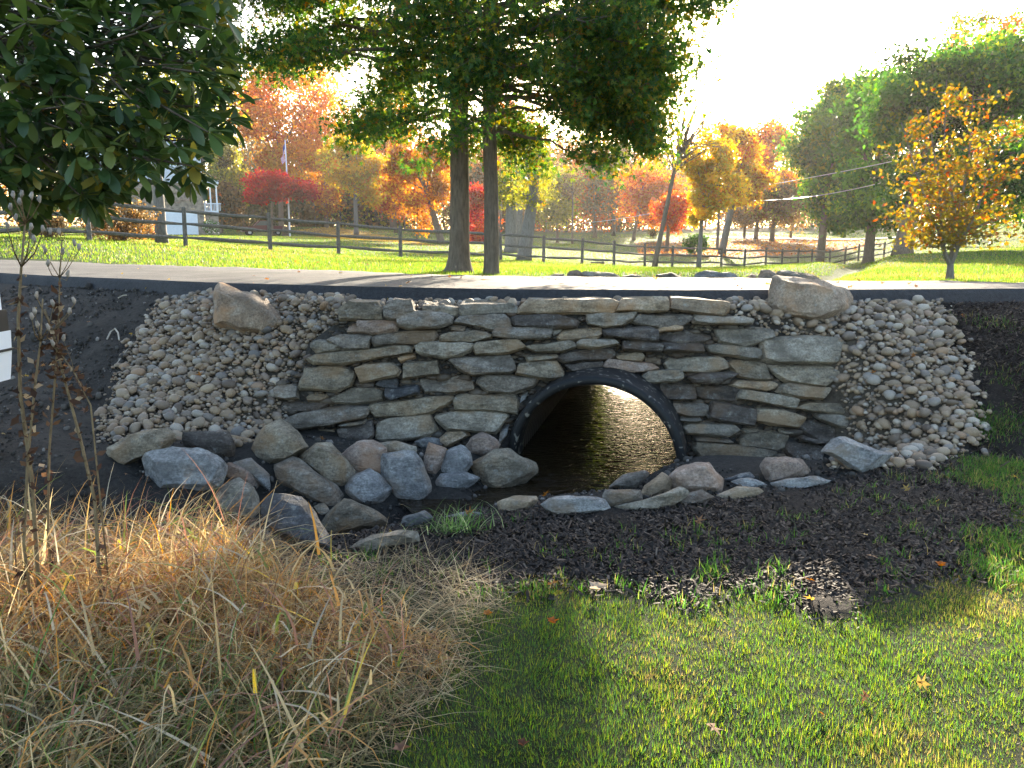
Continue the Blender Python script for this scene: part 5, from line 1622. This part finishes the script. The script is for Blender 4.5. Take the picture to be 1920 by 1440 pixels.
# ------------------------------------------------------------------ magnolia-like tree, upper left
g = np.random.default_rng(400)
R_ = random.Random(400)
mt = thing('magnolia_tree', 'dense dark green tree with broad glossy leaves filling the upper left', 'tree', (-3.75, 5.0, tz1(-3.75, 5.0)))
mbase = np.array(mt.location)
mb = MB()
mtop = Vector((-3.75, 5.0, 3.6)) - Vector(mbase)
mb.tube([(0, 0, -.1), (.02, 0, .5), mtop * .6, mtop], [.11, .09, .075, .05], 8)
def obovate():
    xs_ = [0, .18, .42, .66, .86, 1.0]
    hw_ = [.02, .075, .145, .18, .13, .0]
    V, Fs = [], []
    for x, h_ in zip(xs_, hw_):
        z = -.16 * x * x
        V += [(x, h_, z + h_ * .22), (x, 0, z), (x, -h_, z + h_ * .22)]
    for i in range(5):
        a, b_ = i * 3, i * 3 + 3
        Fs += [(a, a + 1, b_ + 1, b_), (a + 1, a + 2, b_ + 2, b_ + 1)]
    return np.array(V), np.array(Fs)
OV, OF = obovate()
MPAL = [(.042, .078, .024), (.072, .115, .030), (.11, .15, .038), (.16, .18, .045), (.28, .23, .05)]
MOUT = [(-200, -120), (425, -120), (432, 20), (418, 60), (440, 120), (445, 200), (425, 235), (400, 250), (365, 280), (372, 330), (330, 360), (285, 350), (215, 345), (190, 390), (130, 380), (60, 390), (0, 380), (-200, 380)]
M4 = []
tips = []
while len(tips) < 900:
    Y = R_.uniform(3.9, 5.6)
    px, py = R_.uniform(-220, 460), R_.uniform(-130, 400)
    if not inpoly(np.array([px]), np.array([py]), MOUT)[0]: continue
    tips.append(at(px, py, Y))
tips = np.array(tips)
order = np.argsort(tips[:, 1])
for k, i in enumerate(order):
    tip = tips[i]
    out = tip - np.array([-3.6, 5.0, 2.7])
    out /= np.linalg.norm(out)
    out[2] += R_.uniform(-.5, .3)
    if k % 3 == 0:
        s = Vector(tip - out * R_.uniform(.3, .7)) - Vector(mbase)
        mb.tube([s, Vector(tip) - Vector(mbase)], [.008, .004], 4, False)
    nl = R_.randint(5, 8)
    pc = R_.choices(MPAL, [.34, .32, .22, .09, .03])[0]
    for j in range(nl):
        d = Vector(out) * R_.uniform(.1, .9) + Vector((R_.gauss(0, 1), R_.gauss(0, 1), R_.gauss(-.15, .7))) * .8
        if d.length < .1: continue
        d.normalize()
        s_ = d.cross(Vector((R_.gauss(0, .35), R_.gauss(0, .35), 1)))
        if s_.length < .05: continue
        s_.normalize()
        u_ = s_.cross(d)
        L = R_.uniform(.09, .17)
        M4.append((tip + np.array(d) * .01, np.array(d), np.array(s_), np.array(u_), L, np.array(pc) * R_.uniform(.75, 1.3)))
for z_, e in ((.75, (-2.6, 4.7, 2.6)), (.8, (-2.2, 4.9, 3.2)), (.85, (-3.0, 4.3, 2.5)), (.8, (-2.7, 5.4, 2.8)), (.9, (-2.3, 4.5, 3.7)), (.9, (-3.3, 4.4, 3.8))):
    mb.tube(bent(mtop * z_, Vector(e) - Vector(mbase), R_, .04, .05, 4), [.035, .028, .022, .015, .008], 6, False)
mb.build('trunk', M_BARK, mt, smooth_=True)
lm = [np_mesh('leaf', OV, OF, M_GLOSSY, np.tile(np.array(c), (len(OV), 1)), True) for c in MPAL]
from mathutils import Matrix
def cdist(t): return t[0][1] + .25 * abs(t[0][0] + 2.4)
M4.sort(key=cdist)
vis = [t for t in M4 if t[0][0] > -.66 * t[0][1] and t[0][2] < 1.55 + .33 * t[0][1]]
first = set(id(t) for t in vis[:300])
for t_ in vis[:300]:
    ci = int(np.argmin([abs(c[0] - t_[5][0]) + abs(c[1] - t_[5][1]) for c in MPAL]))
    o = mobj('leaf', lm[ci], mt)
    m_ = Matrix(np.array([t_[1], t_[2], t_[3]]).T.tolist()).to_4x4()
    o.matrix_local = Matrix.Translation(Vector(t_[0] - mbase)) @ m_ @ Matrix.Scale(t_[4], 4)
Vs, cs_ = [], []
rest = [t for t in M4 if id(t) not in first]
for p, d, s_, u_, L, c in rest:
    Vs.append((p - mbase) + L * (OV[:, 0:1] * d + OV[:, 1:2] * s_ + OV[:, 2:3] * u_))
    cs_.append(np.tile(c, (len(OV), 1)))
Fa = (np.arange(len(rest))[:, None, None] * len(OV) + OF[None]).reshape(-1, 4)
o = mobj('crown', np_mesh('crown', np.concatenate(Vs), Fa, M_GLOSSY, np.concatenate(cs_), True), mt)
o['kind'] = 'stuff'
print('magnolia leaves', len(M4))

# ------------------------------------------------------------------ house behind the magnolia
HY = 72.0
hl = at(190, 441, HY)
hr = at(386, 441, HY)
hz = tz1((hl[0] + hr[0]) / 2, HY) - .2
W_ = 9.6
HA = math.radians(22)
hl = np.array([hr[0] - W_ * math.cos(HA), HY - W_ * math.sin(HA), 0])
house = thing('house', 'two storey house of white siding over brown stone, partly hidden by the magnolia', 'house', (hl[0], hl[1], hz), HA)
M_STONEV = flat('stone_veneer', (.27, .22, .17), .85, var=.5, scale=3.0, bump=1, bscale=8)
M_SIDING = flat('white_siding', (.62, .66, .72), .6, var=.05)
M_ROOF = flat('roof_shingles', (.09, .085, .08), .9, var=.3, scale=8)
mb = MB()
mb.box(0, 0, 0, W_, 8, 4.8)
mb.build('stone_wall', M_STONEV, house)
mb = MB()
mb.prism([(-.02, 4.8), (W_ + .02, 4.8), (W_ + .02, 7.4), (W_ * .5, 10.6), (-.02, 7.4)], -.05, 8.05)
mb.build('siding', M_SIDING, house)
mb = MB()
for k in range(13):
    z = 4.95 + k * .2
    mb.box(0, -.08, z, W_, -.045, z + .03)
mb.build('lap_lines', M_SIDING, house)['kind'] = 'stuff'
mb = MB()
mb.prism([(-.5, 7.05), (W_ * .5, 10.75), (W_ + .5, 7.05), (W_ + .5, 7.3), (W_ * .5, 11.0), (-.5, 7.3)], -.4, 8.4)
mb.build('roof', M_ROOF, house)
for k in range(70):       # ledge stones proud of the veneer
    x, z = random.uniform(.1, W_ - .9), random.uniform(2.4, 4.6)
    mb = MB()
    mb.box(0, -.07, 0, random.uniform(.3, .75), .02, random.uniform(.1, .2))
    mb.build('stone', ST[random.choice('tpww')], house, (x, 0, z))
gx = W_ - 4.3
gdr = MB()
gdr.box(gx, -.10, .15, gx + 3.7, .02, 2.25)
gd = gdr.build('garage_door', M_WHITE, house)
for r_ in range(4):
    for c_ in range(4):
        mb = MB()
        mb.box(gx + .12 + c_ * .9, -.13, .24 + r_ * .5, gx + .9 + c_ * .9, -.10, .62 + r_ * .5)
        mb.build('panel', M_WHITE, gd)
mb = MB()
mb.box(W_, .3, 2.2, W_ + 1.25, 5, 2.4)
mb.build('porch_floor', M_WHITE, house)
mb = MB()
mb.box(W_ - .1, .1, 4.8, W_ + 1.4, 5.2, 5.1)
mb.build('porch_roof', M_WHITE, house)
for x in (.1, .62, 1.15):
    mb = MB()
    mb.tube([(W_ + x, .4, 2.4), (W_ + x, .4, 4.8)], .07, 8)
    mb.build('porch_post', M_WHITE, house)
for k in range(12):
    mb = MB()
    mb.box(W_ + .05 + k * .12, .32, 2.4, W_ + .1 + k * .12, .36, 3.0)
    mb.build('baluster', M_WHITE, house)
mb = MB()
mb.box(W_ + .0, .30, 3.0, W_ + 1.5, .40, 3.08)
mb.build('railing', M_WHITE, house)
mb = MB()
mb.box(W_ + .1, .5, 0, W_ + 1.2, 4.5, 2.2)
mb.build('porch_base', M_STONEV, house)

# ------------------------------------------------------------------ pickup behind the fence
TY = 92.0
q = at(494, 442, TY)
M_RED = flat('dark_red_paint', (.09, .010, .016), .3, var=.05)
M_GLASS = flat('car_glass', (.10, .12, .13), .08, var=.05)
M_TYRE = flat('tyre_rubber', (.02, .02, .02), .8)
M_LAMP = flat('tail_lamp_red', (.5, .02, .02), .25)
tr = thing('pickup_truck', 'dark red pickup parked on the grass behind the left rail fence', 'truck', (q[0], q[1], tz1(q[0], TY)), math.radians(205))
mb = MB()
mb.prism([(-2.5, .45), (2.4, .45), (2.5, .75), (2.35, 1.02), (1.15, 1.10), (.75, 1.12), (-2.5, 1.12)], -.92, .92, 'y')
body = mb.build('body', M_RED, tr)
mb = MB()
mb.prism([(-1.0, 1.12), (1.1, 1.10), (.45, 1.72), (-.75, 1.74)], -.82, .82, 'y')
mb.build('cab', M_RED, tr)
mb = MB()
mb.prism([(-.95, 1.18), (.92, 1.16), (.38, 1.66), (-.72, 1.67)], -.84, .84, 'y')
mb.build('side_window', M_GLASS, tr)
mb = MB()
mb.prism([(-1.02, 1.2), (-.98, 1.2), (-.76, 1.66), (-.80, 1.66)], -.7, .7, 'y')
mb.build('rear_window', M_GLASS, tr)
for sy in (-.78, .78):
    mb = MB()
    mb.box(-2.54, sy - .1, .75, -2.48, sy + .1, 1.08)
    mb.build('tail_light', M_LAMP, tr)
    for x in (-1.55, 1.6):
        mb = MB()
        mb.tube([(x, sy - .1, .36), (x, sy + .12, .36)], .36, 16)
        wl = mb.build('wheel', M_TYRE, tr)
        mb = MB()
        mb.tube([(x, sy - .13, .36), (x, sy + .14, .36)], .19, 12)
        mb.build('rim', flat('steel_rim', (.4, .4, .42), .35, 1.0) if 'steel_rim' not in bpy.data.materials else bpy.data.materials['steel_rim'], wl)
mb = MB()
mb.box(-2.62, -.9, .42, -2.5, .9, .6)
mb.build('bumper', bpy.data.materials['steel_rim'], tr)
q = at(536, 441, 90)
mb = MB()
mb.tube([(0, 0, -.1), (0, 0, .3), (.05, 0, 1.1)], [.5, .42, .36], 10)
tag(mb.build('tree_stump', M_BARK, None, (q[0], q[1], tz1(q[0], 90))), 'dark tree stump right beside the parked pickup', 'stump')

# ------------------------------------------------------------------ flagpole and flag
q = at(543, 427, 88)
zb = tz1(q[0], 88)
ztop = at(533, 263, 88)[2]
fp = thing('flagpole', 'tall white flagpole in front of the orange maple', 'flagpole', (q[0], 88, zb))
mb = MB()
mb.tube([(0, 0, -.2), (0, 0, (ztop - zb) * .5), (0, 0, ztop - zb)], [.10, .085, .055], 10)
mb.build('pole', M_WHITE, fp)
mb = MB()
mb.tube([(0, 0, ztop - zb), (0, 0, ztop - zb + .08), (0, 0, ztop - zb + .2)], [.06, .12, .02], 10)
mb.build('finial', flat('gold_ball', (.6, .42, .1), .3, .8), fp)
M_FRED, M_FWH, M_FBL = flat('flag_red', (.5, .03, .05), .8), flat('flag_white', (.75, .75, .75), .8), flat('flag_blue', (.03, .05, .2), .8)
fl = thing('flag', 'limp striped flag in red, white and blue hanging from the pole', 'flag', (q[0] - .08, 88, ztop - .35))
U, Vn = 14, 13
def fpt(u, v):
    # hangs folded against the pole: u along the fly, v across the stripes
    fall = u * 1.55
    return (-.18 * u - .09 * math.sin(u * 7 + v * .8) * (u > 0) - .30 * u * (1 - v), .14 * math.sin(u * 9 + v * 2.0) * (.2 + u), -v * 1.1 * (1 - .35 * u) - fall)
for k in range(13):
    mb = MB()
    u0 = 6 if k < 7 else 0
    for i in range(u0, U):
        a = [fpt(i / U, k / Vn), fpt((i + 1) / U, k / Vn), fpt((i + 1) / U, (k + 1) / Vn), fpt(i / U, (k + 1) / Vn)]
        mb.add(a + [(x, y_ + .02, z) for x, y_, z in a], [(0, 1, 2, 3), (7, 6, 5, 4)])
    mb.build('stripe', M_FRED if k % 2 == 0 else M_FWH, fl)
mb = MB()
for i in range(0, 6):
    for k in range(7):
        a = [fpt(i / U, k / Vn), fpt((i + 1) / U, k / Vn), fpt((i + 1) / U, (k + 1) / Vn), fpt(i / U, (k + 1) / Vn)]
        mb.add(a + [(x, y_ + .02, z) for x, y_, z in a], [(0, 1, 2, 3), (7, 6, 5, 4)])
mb.build('canton', M_FBL, fl)

# ------------------------------------------------------------------ utility pole and wires
q = at(1345, 462, 72)
zb = tz1(q[0], 72)
up_ = thing('utility_pole', 'wooden utility pole hidden among the golden leaves, carrying two wires', 'utility pole', (q[0], 72, zb))
mb = MB()
zt = at(1345, 340, 72)[2] - zb
mb.tube([(0, 0, -.3), (0, 0, zt)], [.15, .11], 10)
mb.build('pole', M_RAIL, up_)
mb = MB()
mb.box(-.7, -.06, zt - .35, .7, .06, zt - .23)
mb.build('crossarm', M_RAIL, up_)
M_WIRE = flat('aluminium_cable', (.55, .54, .52), .35, .6)
def wire(label, a, b, mid):
    pa, pb = Vector(at(*a)), Vector(at(*b))
    pm = Vector(at(*mid))
    c = (pm - pa * .25 - pb * .25) * 2
    mb = MB()
    mb.tube([(pa * (1 - t_) ** 2 + c * 2 * t_ * (1 - t_) + pb * t_ ** 2) - pa for t_ in np.linspace(0, 1, 19)], .022, 5)
    tag(mb.build('power_line', M_WIRE, None, pa), label, 'wire', 'wires strung from the utility pole')
wire('upper wire rising to the right in front of the green maples', (1350, 361, 72), (1760, 283, 36), (1530, 331, 54))
wire('lower sagging wire in front of the green maples', (1345, 375, 72), (1740, 318, 36), (1500, 371, 54))
wire('faint thin wire crossing the hazy valley between bare trees', (1075, 420, 93), (1345, 370, 72), (1200, 404, 84))

# ------------------------------------------------------------------ white downspout at the left edge
ds = thing('downspout', 'white square downspout with a black collar at the left edge', 'downspout', (-1.685, 2.55, 1.0))
# placed just inside the left edge of the view, its foot resting over the weedy bank
x0 = at(-8, 580, 2.55)[0] - .070 - ds.location[0]
zt, zc1, zc2, zm, zbt = (at(0, y_, 2.55)[2] - 1.0 for y_ in (345, 582, 622, 655, 715))
mb = MB()
mb.box(x0, -.03, zc1, x0 + .070, .03, zt)
mb.build('pipe_section', M_WHITE, ds)
mb = MB()
mb.box(x0 - .005, -.04, zc2, x0 + .080, .04, zc1)
mb.build('collar', M_BLACK, ds)
mb = MB()
mb.prism([(x0, zc2), (x0 + .082, zc2), (x0 + .078, zm), (x0 + .078, zm - .01), (x0 + .062, zbt), (x0 - .05, zbt), (x0 - .05, zc2)], -.045, .045)
mb.build('elbow', M_WHITE, ds)
mb = MB()
mb.box(x0 - .05, -.05, zm - .008, x0 + .083, .05, zm)
mb.build('seam', M_BLACK, ds)
mb = MB()
mb.box(x0 - .6, -.02, zm + .02, x0 - .05, .02, zm + .05)
mb.build('wall_strap', M_WHITE, ds)

# ------------------------------------------------------------------ dead weed stalks at the left
M_SEED = flat('dry_seed_fluff', (.30, .25, .20), .9, var=.45, scale=40)
M_DEADLEAF = leaf_mat('dead_leaf', .25, .8, .1)
def stalk(label, pts, Y, r, heads, seed, group='dead weed stalks at the left'):
    R = random.Random(seed)
    g = np.random.default_rng(seed)
    P3 = [Vector(at(x, y_, Y + .05 * k)) for k, (x, y_) in enumerate(pts)]
    b = P3[0].copy()
    gz = tz1(b.x, b.y)
    t = thing('weed_stalk', label, 'weed', (b.x, b.y, gz), group=group)
    o0 = Vector((b.x, b.y, gz))
    mb = MB()
    L = [Vector((0, 0, -.03))] + [p - o0 for p in P3]
    r *= .95
    mb.tube(L, [r * (1 - .7 * k / len(L)) for k in range(len(L))], 6)
    lf, lc, ls = [], [], []
    hd = []
    for hx, hy in heads:
        e = Vector(at(hx, hy, Y + R.uniform(-.05, .12))) - o0
        k = min(range(1, len(L)), key=lambda i: (L[i] - e).length + (2 if L[i].z > e.z else 0))
        s = L[k]
        mb.tube([s, s.lerp(e, .5) + Vector((R.uniform(-.01, .01), 0, -.012)), e], [r * .35, r * .28, r * .2], 4)
        hd.append(e)
    mb.build('stem', M_STALK, t, smooth_=True)
    for e in hd:
        mb = MB()
        mb.tube([e, e + Vector((R.uniform(-.003, .003), 0, .012)), e + Vector((R.uniform(-.006, .006), 0, .026))], [.003, .0075, .004], 7)
        mb.build('seed_head', M_SEED, t, smooth_=True)
    n = 90
    u = g.uniform(0, .8, n)
    Pn = []
    for f in u:
        w_ = f * (len(L) - 1)
        Pn.append(np.array(L[int(w_)].lerp(L[min(len(L) - 1, int(w_) + 1)], w_ % 1)))
    Pn = np.array(Pn) + g.normal(0, .008, (n, 3))
    cc = mixcol([(.07, .04, .025), (.11, .065, .04), (.05, .03, .022), (.30, .23, .15)], n, g, [.4, .3, .2, .1])
    V, Fa, c2 = leafcloud(Pn, g.uniform(.018, .05, n), cc, g, 'kite', -.4)
    o = mobj('withered_leaves', np_mesh('withered_leaves', V, Fa, M_DEADLEAF, c2), t)
    o['kind'] = 'stuff'
stalk('tallest dead weed stalk with many seed heads at the far left', [(72, 1085), (60, 900), (38, 740), (34, 600), (40, 500), (47, 420)], 2.75, .010, [(26, 372), (38, 385), (60, 374), (75, 380), (40, 370), (20, 395), (30, 415), (58, 432), (80, 436), (14, 430), (66, 455)], 501)
stalk('dead weed stalk with dark withered leaves hanging down its length', [(185, 1060), (178, 940), (150, 820), (118, 700), (98, 620), (84, 580)], 2.8, .009, [(130, 590), (70, 560), (140, 570)], 502)
stalk('straight slim weed stalk with small seed heads reaching the driveway', [(90, 1010), (92, 850), (104, 700), (110, 600), (112, 520), (116, 450)], 2.9, .006, [(140, 462), (148, 470), (118, 478), (95, 440), (90, 500), (128, 520), (85, 475), (112, 440)], 503)
stalk('short leaning weed stalk between the two taller ones', [(45, 1020), (52, 860), (66, 720), (76, 640), (80, 560)], 2.7, .007, [(66, 590), (92, 620), (60, 600), (100, 575), (70, 615)], 504)
stalk('thin broken stalk leaning to the right across the bare bank', [(170, 760), (140, 700), (112, 660), (95, 610), (83, 580)], 2.85, .004, [(120, 640), (100, 650)], 505)

# ------------------------------------------------------------------ small fallen things
def fallen(label, px, py, size, cols, seed, lobes=5):
    q = hit(px, py)
    R = random.Random(seed)
    V, Fs = [(0, 0, .02)], []
    n = lobes * 2
    for k in range(n):
        a = 2 * math.pi * k / n + R.uniform(-.12, .12)
        r_ = size * (R.uniform(.8, 1.1) if k % 2 == 0 else R.uniform(.35, .5))
        V.append((math.cos(a) * r_, math.sin(a) * r_, .03 + size * .35 * abs(math.sin(a * 1.5 + seed))))
    for k in range(n): Fs.append((0, 1 + k, 1 + (k + 1) % n))
    me = np_mesh('fallen_leaf', np.array(V), np.array(Fs), M_STRAW, np.tile(np.array(cols), (len(V), 1)))
    tag(mobj('fallen_leaf', me, None, (q[0], q[1], q[2] + .012)), label, 'leaf', 'fallen leaves on the ground')
fallen('large pale curled leaf lying where the lawn meets the mulch', 1117, 1122, .052, (.48, .38, .28), 1)
fallen('small orange leaf on the shaded lawn below the pale leaf', 1036, 1184, .028, (.40, .12, .03), 2)
fallen('small rust leaf at the edge of the straw', 914, 1170, .025, (.36, .15, .04), 3)
fallen('orange leaf on the dark mulch at the right', 1762, 1076, .030, (.44, .14, .03), 4)
fallen('dark brown leaf at the bottom edge of the shaded lawn', 980, 1418, .022, (.12, .05, .03), 5)
fallen('tan leaf caught at the bottom beside the dry grass', 752, 1428, .03, (.22, .12, .08), 6)
# green grass tuft hanging at the edge of the stream bed
q = hit(850, 1000)
n = 150
B = np.stack([R.normal(q[0], .10, n), R.normal(q[1], .05, n), np.zeros(n)], -1)
B[:, 2] = tz(B[:, 0], B[:, 1])
cc = mixcol([(.12, .20, .06), (.30, .34, .18), (.08, .16, .04)], n, R)
V1 = blades(B, R.uniform(.12, .26, n), R.uniform(.004, .008, n), np.abs(R.normal(.7, .35, n)), R.uniform(.6, 1.7, n), cc, 4, R)
tag(mobj('grass_tuft', np_mesh('grass_tuft', V1[0], V1[1], M_GRASS, V1[2])), 'pale green grass tuft flopped over the edge of the muddy stream bed', 'grass tuft')
# pale roots sticking out of the bare bank
for k, (lab, pts) in enumerate([('pale looped root on the bare bank left of the pebbles', [(201, 640), (208, 626), (216, 622), (222, 630), (224, 642)]), ('short straight pale twig on the bare bank below the driveway', [(222, 562), (230, 560), (238, 558)]), ('thin dry stem lying down the bare bank', [(216, 694), (228, 676), (240, 662)])]):
    P3 = [Vector(hit(*p_)) + Vector((0, 0, .02)) for p_ in pts]
    mb = MB()
    mb.tube([p_ - P3[0] for p_ in P3], .008 if k < 2 else .004, 5)
    tag(mb.build('root', flat('pale_root', (.42, .36, .28), .8) if k == 0 else bpy.data.materials['pale_root'], None, P3[0]), lab, 'root')

# hillside road beyond the valley
pts = [(1330, 449, 96), (1420, 447, 96), (1500, 448, 95), (1570, 449, 92), (1640, 452, 88), (1720, 456, 84)]
V = []
for p_ in pts:
    q = at(*p_)
    for dy in (-1.6, 1.6):
        V.append((q[0], q[1] + dy * 2, tz1(q[0], q[1] + dy * 2) + .10))
far_road = mobj('hill_road', np_mesh('hill_road', np.array(V), np.array([(2 * i, 2 * i + 2, 2 * i + 3, 2 * i + 1) for i in range(len(pts) - 1)]), M_ROAD))
tag(far_road, kind='structure')

# ------------------------------------------------------------------ thin morning haze
hz_ = bpy.data.meshes.new('haze')
x_, y0_, y1_, z0_, z1_ = 560, -40, 420, -6, 60
hz_.from_pydata([(-x_, y0_, z0_), (x_, y0_, z0_), (x_, y1_, z0_), (-x_, y1_, z0_), (-x_, y0_, z1_), (x_, y0_, z1_), (x_, y1_, z1_), (-x_, y1_, z1_)], [],
                [(0, 3, 2, 1), (4, 5, 6, 7), (0, 1, 5, 4), (1, 2, 6, 5), (2, 3, 7, 6), (3, 0, 4, 7)])
hm = bpy.data.materials.new('haze_air')
hm.use_nodes = True
ht = hm.node_tree
for n_ in list(ht.nodes):
    if n_.type == 'BSDF_PRINCIPLED': ht.nodes.remove(n_)
pv = ht.nodes.new('ShaderNodeVolumePrincipled')
pv.inputs['Color'].default_value = (.95, .93, .90, 1)
pv.inputs['Density'].default_value = 0.00022
pv.inputs['Anisotropy'].default_value = 0.6
ht.links.new(pv.outputs[0], ht.nodes['Material Output'].inputs['Volume'])
hz_.materials.append(hm)
tag(mobj('haze', hz_), kind='stuff')
print('terrain range', float(ZZ.min()), float(ZZ.max()))

# leaves blown about the lawn, the bank and the driveway
R = np.random.default_rng(88)
n = 420
Xs, Ys = R.uniform(-6, 6, n), np.concatenate([R.uniform(2.2, 7.2, 170), R.uniform(7.2, 22, 250)])
Zs = tz(Xs, Ys)
onr = (Ys > near_y(Xs)) & (Ys < far_y(Xs))
sfr = np.clip((Ys - near_y(Xs)) / (far_y(Xs) - near_y(Xs)), 0, 1)
Zs = np.where(onr, near_z(Xs) * (1 - sfr) + far_z(Xs) * sfr + .02 * np.sin(np.pi * sfr) + .008, Zs + .03)
okl = ~((seg_dist(Xs, Ys, CHAN_N)[0] < .7) & (Ys < 7.2))
P = np.stack([Xs, Ys, Zs], -1)[okl]
V1 = leafcloud(P, R.uniform(.035, .08, len(P)), mixcol([(.30, .13, .04), (.22, .12, .06), (.38, .26, .08), (.16, .08, .045)], len(P), R), R, 'lobed', .9)
tag(mobj('scattered_leaves', np_mesh('scattered_leaves', V1[0], V1[1], M_STRAW, V1[2])), kind='stuff')
